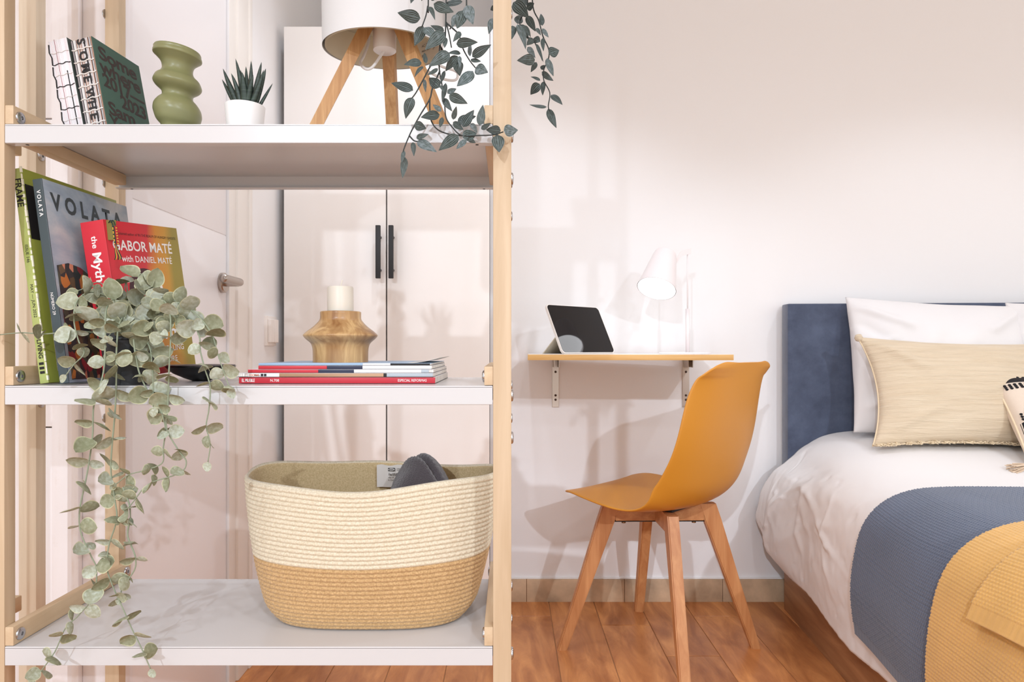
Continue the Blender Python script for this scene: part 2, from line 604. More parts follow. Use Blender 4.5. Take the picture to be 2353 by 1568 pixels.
sewn_spine(g1, 0.032, 0.150, 26, grey, threadw, [(0.150 - 0.0186 * k - 0.0155, threadw, 0.001) for k in range(8)])
for i, ch in enumerate('SOMEWHER'):
    o = text('spine_lettering', ch, 0.018, INK, g1, axes((0.0105, -0.0020, 0.149 - i * 0.0186), (0, 0, -1), (1, 0, 0)), bold=0.03)
for s, y, z in (('Some', 0.009, 0.121), ('where', 0.007, 0.100), ('2017—', 0.008, 0.079), ('2023', 0.042, 0.058), ('Sam', 0.009, 0.037), ('Youkilis', 0.008, 0.016)):
    text('cover_lettering', s, 0.0285, BROWNINK, g1, oncover(0.033, y, z), bold=0.024, space=0.94, fit={'Some': .086, 'where': .094, '2017—': .096, '2023': .060, 'Sam': .06, 'Youkilis': .092}[s])
# white uncovered book beside it
g2 = book('art_book', 0.105, 0.149, 0.029, (0, 0, 0), (0, 0, 0), plain('dark_board', (70, 78, 74), 0.8), None,
          'white uncovered book block with black sewing threads on its spine', 'book')
place(g2, 153, 93, 1.0, 0.029, 0.149, LNT + R(0.4), R(-5), ZT + 0.001)
whites = [plain('sigw_%d' % i, c, 0.85) for i, c in enumerate([(242, 238, 240), (236, 230, 232), (246, 243, 244), (240, 226, 228)])]
rows = []
for k in range(8):
    rows.append((0.129 - 0.0168 * k, threadb if k % 2 else threadw, 0.0006 if k % 2 else 0.0004))
sewn_spine(g2, 0.029, 0.149, 24, whites, threadw, rows)
for k in range(4):
    zt = 0.129 - 0.0336 * k
    link('sewing_thread', tube([(0.0005, -0.0016, zt + 0.014), (-0.0006, -0.0018, zt + 0.002), (0.002, -0.0020, zt - 0.006), (0.001, -0.0019, zt - 0.0168)], 0.0009, 6), threadb, g2, inv=False)
link('sewing_thread', tube([(0.0215, -0.0014, 0.10), (0.0215, -0.0014, 0.0)], 0.0007, 6), threadb, g2, inv=False)
link('sewing_thread', tube([(0.010, -0.0013, 0.149), (0.010, -0.0013, 0.0)], 0.0004, 6), plain('thread_red', (170, 110, 116), 0.8), g2, inv=False)

# olive wavy candle
CANDLE = plain('olive_wax', (134, 134, 92), 0.34, sss=0.25, var=0.05)
Yc = 1.04
kz = Yc / F
cx = (408 - VX) * kz
def zc(py):
    return HC + (802 - py) * kz
prof_px = [(0.0, 345), (38, 345), (46, 338), (50, 330), (46, 318), (37, 308), (33, 302), (36, 294), (45, 284), (50, 270), (51.5, 260), (49, 248), (41, 236), (34, 229), (32.5, 223), (35, 216), (46, 207),
           (51, 200), (51, 194), (46, 183), (38, 176), (33, 168), (33, 158), (37, 148), (47, 138), (51.5, 134), (51.5, 129), (50, 125), (50, 121), (48, 119), (44, 118), (0.0, 118)]
pts = spline([Vector((r * kz, zc(py), 0)) for r, py in prof_px], 4)
pts = [(max(p.x, 0.0), p.y) for p in pts]
z0c = pts[0][1]
pts = [(r, ZT + 0.0004 + (z - z0c)) for r, z in pts]
ztop = pts[-1][1]
me = lathe(pts, cx, Yc, 56, skew=lambda x, y, z: -0.13 * x * min(1, (z - ZT) / 0.02), cap=False)
cn = empty('wavy_candle', (cx, Yc, ZT), label='olive green wavy pillar candle standing beside the leaning books', cat='candle')
link('wax_body', me, CANDLE, cn)
link('wick', tube([(cx, Yc, ztop - 0.002), (cx + 0.0006, Yc, ztop + 0.006)], 0.0011, 8), plain('wick_cotton', (226, 216, 200), 0.9), cn)

# succulent in a white pot
Ys = 1.03
ks = Ys / F
sx = (563 - VX) * ks
zr = HC + (802 - 229) * (Ys - 0.029) / F
pot = empty('potted_succulent', (sx, Ys, ZT), label='small spiky dark green succulent in a plain white pot', cat='potted plant')
pprof = [(0.0, ZT), (0.0222, ZT), (0.0235, ZT + 0.0015), (0.0289, zr - 0.002), (0.0291, zr), (0.0278, zr), (0.0268, zr - 0.006), (0.0, zr - 0.007)]
me = lathe(pprof, sx, Ys, 48, cap=False)
smooth_angle(me)
link('pot', me, plain('white_ceramic', (243, 240, 238), 0.4), pot)
link('soil', lathe([(0.0, zr - 0.0075), (0.0262, zr - 0.0075), (0.0262, zr - 0.005), (0.0, zr - 0.003)], sx, Ys, 32, cap=False), plain('soil', (54, 44, 38), 0.95, bscale=200, bstr=0.8), pot)
m, t, N, L, b = nt('succulent_leaf')
v = coords(t, (1, 1, 420), 'Object')
n = noise_tex(t, v, 1.0, 3)
L.new(ramp(t, n, [(0.4, (38, 52, 46)), (0.62, (54, 70, 60)), (0.8, (96, 108, 94))]), b.inputs['Base Color'])
b.inputs['Roughness'].default_value = 0.45
SUCC = m
# leaf: base px, control px, tip px (photo), half width px, depth offset
SL = [((560, 232), (555, 190), (541, 134), 9, 0.0), ((572, 232), (577, 190), (577, 139), 9, 0.003), ((580, 232), (592, 185), (601, 142), 9, 0.006), ((584, 234), (600, 195), (611, 157), 10, -0.004),
      ((545, 230), (528, 200), (512, 157), 9, 0.004), ((540, 232), (525, 212), (510, 182), 7, 0.010), ((563, 234), (560, 200), (556, 165), 12, -0.014), ((566, 236), (572, 205), (582, 172), 11, -0.012),
      ((575, 236), (592, 212), (606, 160), 10, -0.01), ((598, 234), (612, 216), (627, 191), 5, 0.0), ((553, 232), (545, 200), (531, 168), 8, -0.006), ((566, 230), (567, 190), (565, 152), 8, 0.012), ((560, 230), (556, 200), (553, 160), 8, 0.014)]
for (b0, c0, t0, hw, dz) in SL:
    pb, pc, pt = P(b0[0], b0[1] + 6, Ys + dz * 0.6), P(c0[0], c0[1], Ys + dz), P(t0[0], t0[1], Ys + dz * 1.4)
    Vv, Ff = [], []
    nseg = 10
    for i in range(nseg + 1):
        s = i / nseg
        p = pb * (1 - s) ** 2 + pc * 2 * s * (1 - s) + pt * s * s
        d = ((pc - pb) * (1 - s) + (pt - pc) * s).normalized()
        side = d.cross(Vector((0, 1, 0))).normalized()
        nor = side.cross(d).normalized()
        wv_ = hw * ks * (1 - s) ** 0.75 * (0.85 + 0.5 * s)
        for (a, c) in ((-1, 0.15), (-0.5, -0.25), (0, -0.42), (0.5, -0.25), (1, 0.15), (0, 0.22)):
            Vv.append(p + side * a * wv_ - nor * c * wv_ * (-1))
    for i in range(nseg):
        for k in range(6):
            k2 = (k + 1) % 6
            Ff.append((i * 6 + k, i * 6 + k2, (i + 1) * 6 + k2, (i + 1) * 6 + k))
    Ff.append((0, 1, 2, 3, 4, 5))
    link('leaf', mesh_from(Vv, Ff), SUCC, pot)

# tripod table lamp
OAK = wood('oak_leg', (170, 120, 72), (208, 162, 110), 'Z', 1.6, 0.5, 26, (0.3, 0.7), 0.15)
SHADEW = plain('lamp_shade_linen', (218, 217, 217), 0.85, bscale=500, bstr=0.25, bdist=0.0006)
SHADEI = plain('lamp_shade_lining', (238, 228, 205), 0.7)
LC = Vector(((881 - VX) * 1.06 / F, 1.06, ZT))
lp = empty('tripod_table_lamp', LC, label='table lamp with white drum shade on three oak legs', cat='table lamp')
hub = P(884, 84, 1.055)
tops = [P(842, 62, 1.04), P(922, 62, 1.04), P(893, 100, 1.075)]
feet = [Vector(((703 - VX) * 1.02 / F, 1.02, ZT)), Vector(((1034 - VX) * 1.02 / F, 1.02, ZT)), Vector(((907 - VX) * 1.145 / F, 1.145, ZT))]
for tp, ft in zip(tops, feet):
    d = (tp - ft).normalized()
    rad = Vector((ft.x - LC.x, ft.y - LC.y, 0)).normalized()
    s = d.cross(rad).normalized()
    rr = s.cross(d).normalized()
    Vv = []
    for p, hw in ((ft, 0.0085), (tp + d * 0.03, 0.0095)):
        for a, c in ((-1, -1), (1, -1), (1, 1), (-1, 1)):
            q = p + s * a * hw + rr * c * hw
            if p is ft:
                q = q - d * ((q.z - ZT) / d.z)
            Vv.append(q)
    lm = mesh_from(Vv, [(3, 2, 1, 0), (4, 5, 6, 7), (0, 1, 5, 4), (1, 2, 6, 5), (2, 3, 7, 6), (3, 0, 4, 7)])
    link('leg', lm, OAK, lp, smooth=False)
zh = hub.z
hx, hy = hub.x, hub.y
hm = lathe([(0.0, zh - 0.024), (0.015, zh - 0.024), (0.0175, zh - 0.022), (0.0178, zh + 0.0), (0.021, zh + 0.03), (0.021, zh + 0.05), (0.0, zh + 0.05)], hx, hy, 32, cap=False)
smooth_angle(hm)
link('socket', hm, SHADEW if False else plain('lamp_plastic', (240, 234, 230), 0.4), lp)
rs, hs = 0.0925, 0.15
zs0 = 1.315
outer = [(rs, 0.0), (rs * 0.985, hs)]
sm = lathe([(rs, 0), (rs * 0.985, hs), (rs * 0.985 - 0.0025, hs), (rs - 0.004, 0.0015), (rs - 0.004, 0.0)], 0, 0, 96, cap=False)
bm = bmesh.new(); bm.from_mesh(sm); bm.to_mesh(sm); bm.free()
Msh = Matrix.Translation((LC.x, 1.062, zs0)) @ Matrix.Rotation(R(4.5), 4, 'X')
sm.transform(Msh)
sm.materials.append(SHADEW); sm.materials.append(SHADEI)
nn = 96
for i, p in enumerate(sm.polygons):
    p.material_index = 0 if i < nn * 2 else 1
so = link('lamp_shade', sm, None, lp)
smooth_angle(sm)
sp = lathe([(0.02, 0.048), (rs - 0.004, 0.05), (rs - 0.004, 0.052), (0.02, 0.051)], 0, 0, 48, cap=False)
sp.transform(Msh)
link('diffuser_ring', sp, SHADEI, lp)
cw = plain('white_cable', (236, 232, 230), 0.45)
link('cable', tube(spline([P(882, 118, 1.055), P(872, 132, 1.05), P(855, 155, 1.045), P(840, 158, 1.045), P(828, 145, 1.055), P(836, 128, 1.065), P(846, 100, 1.07), P(848, 80, 1.07)], 8), 0.0022, 10), cw, lp)
link('cable', tube(spline([P(960, 150, 1.12), P(985, 165, 1.13), P(1020, 182, 1.14), P(1046, 184, 1.14), P(1052, 172, 1.14), P(1044, 162, 1.14), P(1010, 150, 1.14), P(985, 120, 1.13)], 8), 0.0022, 10), cw, lp)
lab = grid_mesh(np.array([[[*(Msh @ Vector(((rs - 0.0045) * math.sin(a), (rs - 0.0045) * math.cos(a), z)))] for z in (0.006, 0.036)] for a in np.linspace(0.55, 1.25, 12)]))
lo_ = link('care_label', lab, plain('label_paper', (232, 222, 206), 0.6), lp)
for k, (a, z, s) in enumerate(((0.62, 0.028, 0.006), (0.62, 0.020, 0.005), (0.62, 0.012, 0.006), (0.95, 0.026, 0.004), (0.95, 0.018, 0.009))):
    q = Msh @ Vector(((rs - 0.0055) * math.sin(a), (rs - 0.0055) * math.cos(a), z))
    tm = text('print', ['AC 220V', 'MAX 40W', 'IP20', 'E27', '5V'][k], s, INK, lp, Matrix())
    tm.matrix_parent_inverse = WM(lp).inverted()
    tm.matrix_basis = axes(q, (math.cos(a + 0.12), -math.sin(a + 0.12), 0), (0, 0, 1))

# ================================================================== MIDDLE SHELF
ZM = ZS[1]
def grain_mat(name, c1, c2, scale=6, rough=0.5, kind='Object'):
    m, t, N, L, b = nt(name)
    n = noise_tex(t, coords(t, (1, 1, 1), kind), scale, 6, 0.6, 0.8)
    L.new(ramp(t, n, [(0.35, c1), (0.65, c2)]), b.inputs['Base Color'])
    b.inputs['Roughness'].default_value = rough
    return m
# --- green magazine
LIME = grain_mat('lime_cover', (142, 148, 56), (160, 165, 72), 5, 0.45)
LIMES = grain_mat('lime_spine', (160, 170, 92), (180, 188, 118), 8, 0.45)
f1 = book('magazine', 0.212, 0.304, 0.0125, (0, 0, 0), (0, 0, 0), LIME, LIMES, 'tall lime green magazine with worn spine at the end of the row', 'magazine')
place(f1, 49, 391, 0.957, 0.0125, 0.304, R(7.6), R(-3.0), ZM + 0.001)
PAPERW = plain('worn_paper', (232, 226, 205), 0.8)
wear = []
for k in range(34):
    z = 0.004 + k * 0.0089
    wear.append(boxm(0.0112 - random.random() * 0.0014, 0.0128, -0.0010, -0.0002 + random.random() * 0.0016, z, z + 0.004 + random.random() * 0.007, 0))
link('spine_wear', join(*wear), PAPERW, f1, inv=False, smooth=False)
text('spine_lettering', 'FRAME', 0.0135, INK, f1, onspine(0.0012, 0.290), bold=0.018)
text('spine_lettering', 'ISSUE 146', 0.0062, INK, f1, onspine(0.0040, 0.196))
text('spine_lettering', 'MAY — JUN 2022', 0.0062, INK, f1, onspine(0.0040, 0.140))
text('spine_lettering', 'LIVING', 0.0088, INK, f1, onspine(0.0035, 0.062), bold=0.02)
for k in range(3):
    box('spine_bar', 0.0025, 0.0092, -0.0013, -0.0008, 0.026 - k * 0.0062, 0.0296 - k * 0.0062, INK, f1, 0, inv=False)
text('cover_lettering', 'F', 0.105, INK, f1, oncover(0.0125, -0.005, 0.207), bold=0.03, fit=0.062)
m, t, N, L, b = nt('facade_photo')
br = N.new('ShaderNodeTexBrick'); br.inputs['Scale'].default_value = 160
L.new(coords(t, (1, 1, 1), 'Object', (0, PI / 2, 0)), br.inputs['Vector'])
br.inputs['Color1'].default_value = lin((206, 190, 182)); br.inputs['Color2'].default_value = lin((190, 172, 168)); br.inputs['Mortar'].default_value = lin((120, 100, 100))
L.new(br.outputs[0], b.inputs['Base Color'])
FAC = m
box('cover_photo', 0.0124, 0.01275, 0.020, 0.19, 0.016, 0.165, FAC, f1, 0, inv=False)
box('cover_photo', 0.0124, 0.01285, 0.020, 0.19, 0.092, 0.115, plain('orange_print', (206, 132, 60), 0.5), f1, 0, inv=False)
for s, y, z in (('THE', 0.022, 0.158), ('HOME', 0.026, 0.138), ('RADICAL', 0.026, 0.110), ('REFORM', 0.035, 0.077), ('PHYSICAL', 0.03, 0.045), ('RULES', 0.03, 0.025)):
    text('cover_lettering', s, 0.026, INK, f1, axes((0.0131, y, z), (0, 1, 0.0), (0, 0, 1)), bold=0.004, stretch=0.8)

# --- grey-blue magazine with a painted landscape
SLATE = plain('slate_spine', (58, 70, 74), 0.45)
m, t, N, L, b = nt('painted_sky')
n = noise_tex(t, coords(t, (6, 9, 16)), 1.0, 5, 0.6, 0.4)
L.new(ramp(t, n, [(0.3, (116, 128, 146)), (0.5, (150, 162, 174)), (0.68, (190, 190, 190))]), b.inputs['Base Color'])
b.inputs['Roughness'].default_value = 0.45
SKY = m
v1 = book('magazine', 0.19, 0.288, 0.0135, (0, 0, 0), (0, 0, 0), SKY, SLATE, 'magazine with grey blue painted sky cover and dark slate spine', 'magazine')
place(v1, 96, 414, 0.952, 0.0135, 0.288, R(8.0), R(-3.5), ZM + 0.001)
DSL = plain('ink_slate', (56, 64, 68), 0.6)
text('spine_lettering', 'VOLATA', 0.0078, INKW, v1, onspine(0.0042, 0.272), bold=0.012, space=1.35)
text('spine_lettering', 'NÚMERO 29', 0.0058, INKW, v1, onspine(0.0042, 0.128))
text('cover_lettering', 'VOLATA', 0.034, DSL, v1, oncover(0.0135, 0.013, 0.247), bold=0.035, space=1.6, fit=0.160)
text('cover_lettering', 'CICLISMO, CULTURA, PERSONAS', 0.0052, DSL, v1, oncover(0.0135, 0.07, 0.219))
m, t, N, L, b = nt('painted_hill')
vo = N.new('ShaderNodeTexVoronoi'); vo.inputs['Scale'].default_value = 120
L.new(coords(t, (1, 1, 0.6)), vo.inputs['Vector'])
sep = N.new('ShaderNodeSeparateColor'); L.new(vo.outputs['Color'], sep.inputs[0])
L.new(ramp(t, sep.outputs[0], [(0.0, (40, 52, 52)), (0.32, (70, 78, 62)), (0.5, (96, 84, 60)), (0.62, (190, 120, 56)), (0.75, (140, 48, 54)), (0.86, (52, 60, 58)), (0.95, (206, 140, 110))]), b.inputs['Base Color'])
for l_ in L:
    if l_.to_socket == b.inputs['Base Color']:
        pass
b.inputs['Roughness'].default_value = 0.5
for n_ in N:
    if n_.type == 'VALTORGB':
        n_.color_ramp.interpolation = 'CONSTANT'
HILL = m
prof = [(0.006, 0.166), (0.03, 0.172), (0.055, 0.168), (0.08, 0.155), (0.105, 0.138), (0.13, 0.125), (0.16, 0.11), (0.185, 0.105)]
hv = [(0.0138, y, 0.004) for y, z in prof] + [(0.0138, y, z) for y, z in reversed(prof)]
link('hill_print', mesh_from(hv, [tuple(range(len(hv)))]), HILL, v1, inv=False, smooth=False)

# --- thick red paperback
RED = plain('red_cover', (206, 44, 58), 0.4)
m, t, N, L, b = nt('red_orange_cover')
tc = N.new('ShaderNodeTexCoord')
sp_ = N.new('ShaderNodeSeparateXYZ'); L.new(tc.outputs['Object'], sp_.inputs[0])
nz = noise_tex(t, coords(t, (8, 8, 5)), 1.0, 2)
ma = N.new('ShaderNodeMath'); ma.operation = 'MULTIPLY_ADD'; ma.inputs[1].default_value = 0.09; L.new(nz, ma.inputs[0]); L.new(sp_.outputs['Y'], ma.inputs[2])
L.new(ramp(t, ma.outputs[0], [(0.0, (206, 44, 58)), (0.125, (206, 48, 56)), (0.145, (214, 140, 44)), (0.172, (206, 150, 46)), (0.19, (158, 140, 44))]), b.inputs['Base Color'])
b.inputs['Roughness'].default_value = 0.4
REDOR = m
r1 = book('paperback_book', 0.153, 0.234, 0.0395, (0, 0, 0), (0, 0, 0), REDOR, RED, 'thick red and orange paperback book behind the trailing grey green plant', 'book')
place(r1, 237, 513, 0.985, 0.0395, 0.234, R(5.5), R(-13), ZM + 0.0012, R(5.0))
text('spine_lettering', 'the', 0.0135, INKW, r1, onspine(0.0155, 0.212), bold=0.015)
text('spine_lettering', 'Myth', 0.0215, INKW, r1, onspine(0.0135, 0.189), bold=0.02)
text('spine_lettering', 'of', 0.0125, INKW, r1, onspine(0.0155, 0.137), bold=0.01)
text('spine_lettering', 'Normal', 0.0215, INKW, r1, onspine(0.0135, 0.125), bold=0.02)
cv = 0.0395
dm = lathe([(0.0, 0), (0.036, 0.0)], 0, 0, 40, cap=False)
text('cover_lettering', 'The acclaimed author of ‘IN THE REALM OF HUNGRY GHOSTS’', 0.0058, BROWNINK, r1, oncover(cv, 0.012, 0.214), stretch=0.86)
text('cover_lettering', 'GABOR MATÉ', 0.0215, INKW, r1, oncover(cv, 0.010, 0.191), bold=0.016, stretch=0.93)
text('cover_lettering', 'with DANIEL MATÉ', 0.0135, INKW, r1, oncover(cv, 0.024, 0.174), bold=0.008, stretch=0.95)
arc = [(cv + 0.0002, 0.065 + 0.034 * math.cos(a), 0.131 + 0.034 * math.sin(a)) for a in np.linspace(0, PI, 24)]
arc += [(cv + 0.0002, 0.031, 0.116), (cv + 0.0002, 0.05, 0.116), (cv + 0.0002, 0.055, 0.131)]
link('cover_shape', mesh_from(arc, [tuple(range(len(arc)))]), plain('print_maroon', (66, 26, 34), 0.5), r1, inv=False, smooth=False)
text('cover_lettering', 'the', 0.035, INKW, r1, axes((cv + 0.0005, 0.055, 0.127), (0, 1, 0), (0, 0, 1)), bold=0.022)
text('cover_lettering', 'Myth', 0.055, INKW, r1, axes((cv + 0.0005, 0.018, 0.084), (0, 1, 0), (0, 0, 1)), bold=0.02)
text('cover_lettering', 'of Normal', 0.032, INKW, r1, axes((cv + 0.0005, 0.012, 0.054), (0, 1, 0), (0, 0, 1)), bold=0.02)
text('cover_lettering', '& HEALING', 0.0125, INKW, r1, axes((cv + 0.0005, 0.07, 0.034), (0, 1, 0), (0, 0, 1)), bold=0.01, stretch=0.95)
text('cover_lettering', 'CULTURE', 0.0125, INKW, r1, axes((cv + 0.0005, 0.06, 0.017), (0, 1, 0), (0, 0, 1)), bold=0.01, stretch=0.95)
# woven bookmark with beads hanging over the cover
bkm = empty('bookmark', P(258, 510, 0.985), label='woven green and red bookmark tassel hanging from the red paperback', cat='bookmark')
GT, RT, YT = plain('thread_green', (26, 52, 44), 0.8), plain('thread_crimson', (170, 34, 44), 0.8), plain('thread_yellow', (206, 160, 60), 0.8)
YB_ = 0.985
box('card', P(238, 0, 0.99).x, P(266, 0, 0.99).x, 0.990, 0.991, P(0, 520, 0.99).z - 0.02, P(0, 506, 0.99).z, plain('card_olive', (120, 108, 44), 0.7), bkm, 0)
for dx, mt in ((-2, GT), (3, GT)):
    link('cord_loop', tube(spline([P(252 + dx, 512, 0.985), P(256 + dx, 507, 0.980), P(260 + dx, 513, 0.972), P(262 + dx, 524, 0.9705)], 6), 0.0009, 6), mt, bkm)
for k in range(14):
    y0 = 521 + k * 3.0
    for dx, mt in ((-3.4, YT if k % 3 else GT), (-1.0, GT), (1.6, RT), (4.0, YT if k % 2 else RT)):
        sm_ = lathe([(0.0, -0.0011), (0.0010, -0.0007), (0.0012, 0), (0.0010, 0.0007), (0.0, 0.0011)], 0, 0, 8, cap=False)
        q = P(263 + dx + k * 0.35, y0, 0.9695 + k * 0.0003)
        sm_.transform(Matrix.Translation(q))
        link('bead', sm_, mt, bkm)
for k, mt in enumerate((GT, YT, RT, GT, YT, GT)):
    dx = (k - 2.5) * 2.6
    link('tassel_strand', tube(spline([P(267, 562, 0.973), P(268 + dx * 0.5, 575, 0.972), P(272 + dx, 590, 0.973), P(271 + dx * 1.1, 597, 0.974)], 5), 0.0007, 6), mt, bkm)

# --- shallow black dish
DISHX, DISHY = (462 - VX) * 1.07 / F, 1.07
dsh = empty('black_dish', (DISHX, DISHY, ZM), label='shallow glossy black dish under the edge of the red paperback', cat='dish')
dp = [(0.0, ZM + 0.0003), (0.013, ZM + 0.0003), (0.022, ZM + 0.0035), (0.040, ZM + 0.012), (0.0505, ZM + 0.0215), (0.0515, ZM + 0.0235), (0.049, ZM + 0.0238), (0.046, ZM + 0.0215), (0.036, ZM + 0.013), (0.02, ZM + 0.006), (0.0, ZM + 0.005)]
link('bowl', lathe(dp, DISHX, DISHY, 56, cap=False), plain('black_gloss', (20, 20, 22), 0.25), dsh)
tk = lathe([(0.047, ZM + 0.0232), (0.0508, ZM + 0.0247), (0.0495, ZM + 0.0252), (0.046, ZM + 0.0238)], DISHX, DISHY, 56, cap=False)
link('rim', tk, plain('rim_grey', (128, 116, 116), 0.35), dsh)

# --- stack of magazines with the wooden candle holder
YSP = 0.975
def magX(px):
    return (px - VX) * YSP / F
def mag(name, label, x0, x1, y0, depth, z0, z1, segs, cover, texts=(), yaw=0):
    e = empty(name, (0, 0, 0), label=label, cat='magazine', group=None)
    pm_ = boxm(x0 + 0.001, x1 - 0.0003, y0 + 0.001, y0 + depth - 0.001, z0 + 0.0005, z1 - 0.0005, 0)
    link('page_block', pm_, PAGES, e, smooth=False)
    box('top_cover', x0, x1, y0, y0 + depth, z1 - 0.0006, z1, cover, e, 0.0002)
    box('bottom_cover', x0, x1, y0, y0 + depth, z0, z0 + 0.0006, plain('magazine_back_black', (30, 28, 30), 0.35), e, 0.0002)
    for a, c, mt in segs:
        box('spine', magX(a) + (0.0001), magX(c), y0 - 0.0006, y0 + 0.001, z0 + 0.0004, z1 - 0.0002, mt, e, 0.0003)
    for s, px, size, mt, kw in texts:
        tx = text('spine_lettering', s, size, mt, e, Matrix(), **kw)
        tx.matrix_parent_inverse = WM(e).inverted()
        tx.matrix_basis = axes((magX(px), y0 - 0.0009, (z0 + z1) / 2 - size * 0.35), (1, 0, 0), (0, 0, 1))
    e.location = (0, 0, 0)
    return e
MR = plain('spine_red', (190, 40, 54), 0.4)
NAVY = plain('spine_navy', (34, 40, 66), 0.4)
SKYB = plain('spine_sky', (150, 178, 206), 0.4)
BRW = wood('spine_brown', (150, 112, 82), (186, 148, 116), 'X', 2, 0.4, 10)
GRB = plain('spine_greyblue', (168, 176, 182), 0.4)
OFFW = plain('spine_offwhite', (234, 230, 230), 0.4)
ORG = plain('ink_orange', (216, 116, 44), 0.5)
zz = ZM + 0.0004
mag('magazine', 'red spined interior magazine at the bottom of the flat stack', magX(549), magX(1000), YSP, 0.205, zz, zz + 0.0092, [(549, 1000, MR)], OFFW,
    (('EL MUEBLE', 556, 0.0062, INKW, dict(bold=0.02, stretch=0.62)), ('N.708', 621, 0.0052, INKW, {}), ('ESPECIAL REFORMAS', 914, 0.0052, INKW, dict(stretch=0.86))))
zz += 0.0094
mag('magazine', 'wood brown and white spined magazine second from the stack bottom', magX(543), magX(996), YSP - 0.002, 0.21, zz, zz + 0.0056,
    [(570, 643, OFFW), (643, 882, BRW), (882, 889, INK), (889, 995, GRB)], OFFW,
    (('COCINAS', 574, 0.0040, ORG, dict(bold=0.02, stretch=0.8)), ('&Baños', 586, 0.0034, INK, dict(stretch=0.8)), ('■■', 600, 0.0050, INK, {})))
zz += 0.0058
mag('magazine', 'magazine with red, navy and white spine in mid stack', magX(569), magX(996), YSP + 0.001, 0.205, zz, zz + 0.0050,
    [(569, 731, MR), (731, 813, NAVY), (813, 968, OFFW), (968, 985, GRB)], OFFW)
zz += 0.0052
mag('magazine', 'slightly narrower red, navy and white spined magazine near the stack top', magX(592), magX(992), YSP + 0.003, 0.2, zz, zz + 0.0052,
    [(592, 750, MR), (750, 832, NAVY), (832, 990, OFFW)], OFFW)
zz += 0.0054
t5 = mag('magazine', 'thin pale blue magazine on top of the stack with curling corner', magX(592), magX(990), YSP + 0.004, 0.2, zz, zz + 0.0032,
    [(592, 832, SKYB), (832, 896, OFFW), (896, 987, INK)], SKYB)
A = np.zeros((8, 3, 3))
for i in range(8):
    for j in range(3):
        A[i, j] = (magX(930) + i * (magX(1007) - magX(930)) / 7, YSP + 0.02 + j * 0.08, zz + 0.0033 + 0.008 * (i / 7) ** 2)
cc = link('curling_cover', grid_mesh(A), plain('page_grey', (206, 200, 192), 0.5), t5)
solidify(cc, 0.0004)
zz += 0.0033
ZSTK = zz
# candle holder
MANGO = wood('mango_wood', (138, 96, 56), (204, 168, 118), 'Z', 1.5, 0.32, 9, (0.30, 0.62), 0.05)
Yh = 1.058
kh = Yh / F
hxx = (783 - VX) * kh
def zh_(py):
    return HC + (802 - py) * kh
ch = empty('candle_holder', (hxx, Yh, ZSTK), label='turned golden wood candle holder standing on the magazine stack', cat='candle holder')
pf = [(0, None), (61, None), (62, 836), (62, 815), (63, 800), (67, 789), (77, 780), (83, 773), (82.5, 769), (75, 762), (62, 752), (52, 742), (47, 735), (46, 728), (46, 718), (44.5, 716.5), (40, 716.2), (39, 718), (0, 718.5)]
pr_ = [Vector((r * kh, (ZSTK + 0.0002) if py is None else zh_(py), 0)) for r, py in pf]
sp2 = spline(pr_[2:15], 4)
full = [(0.0, pr_[0].y), (pr_[1].x, pr_[1].y)] + [(p.x, p.y) for p in sp2] + [(p.x, p.y) for p in pr_[15:]]
me = lathe(full, hxx, Yh, 64, cap=False)
smooth_angle(me, 50)
link('wooden_body', me, MANGO, ch)
zt_ = zh_(717.5)
link('metal_liner', lathe([(0.0, zt_ - 0.001), (0.0275, zt_ - 0.001), (0.028, zt_ + 0.0006), (0.027, zt_ + 0.0006), (0.0, zt_ - 0.0002)], hxx, Yh, 48, cap=False), plain('liner_dark', (70, 60, 54), 0.4, 0.8), ch)
pc_ = empty('pillar_candle', (hxx - 0.0005, Yh, zt_), label='short cream pillar candle in the wooden holder', cat='candle')
ztp = zh_(659.5)
WAXC = plain('cream_wax', (216, 207, 193), 0.4, sss=0.3)
link('wax_body', lathe([(0.0, zt_ - 0.0004), (0.0199, zt_ - 0.0004), (0.0199, ztp - 0.002), (0.0190, ztp), (0.016, ztp - 0.0004), (0.0, ztp - 0.0006)], hxx - 0.0005, Yh, 48, cap=False), WAXC, pc_)
smooth_angle(pc_.children[0].data, 50)
link('wick', tube(spline([(hxx + 0.0004, Yh, ztp - 0.001), (hxx + 0.0008, Yh, ztp + 0.004), (hxx + 0.0025, Yh, ztp + 0.0105)], 5), 0.0009, 8), plain('wick_cotton', (226, 216, 200), 0.9), pc_)

# --- trailing eucalyptus in a black pot
def leaf_grid(kind, nl=9, nw=5):
    A = np.zeros((nl, nw, 3)); U = np.zeros((nl, nw, 2))
    for i in range(nl):
        s = i / (nl - 1)
        if kind == 'round':
            hw = 0.46 * max(0.0, math.sin(PI * s ** 0.82)) ** 0.62
            hw = max(hw, 0.035 if i == 0 else 0.0)
        else:
            hw = 0.5 * (math.sin(PI * s ** 0.72) ** 0.85 if 0 < s < 1 else 0.0) * (1 - 0.25 * s)
            hw = max(hw, 0.02 if i == 0 else 0.0)
        for j in range(nw):
            v = -1 + 2 * j / (nw - 1)
            y = hw * v
            if kind == 'round':
                z = 0.20 * y * y / 0.2 - 0.10 * math.sin(PI * s * 0.9) + 0.02 * (abs(v) < 0.1)
            else:
                z = 0.16 * abs(y) - 0.14 * s * s - 0.05 * y * y * 4 + 0.05 * math.sin(PI * s)
            A[i, j] = (s, y, z)
            U[i, j] = (s, v * 0.5 + 0.5)
    return A, U
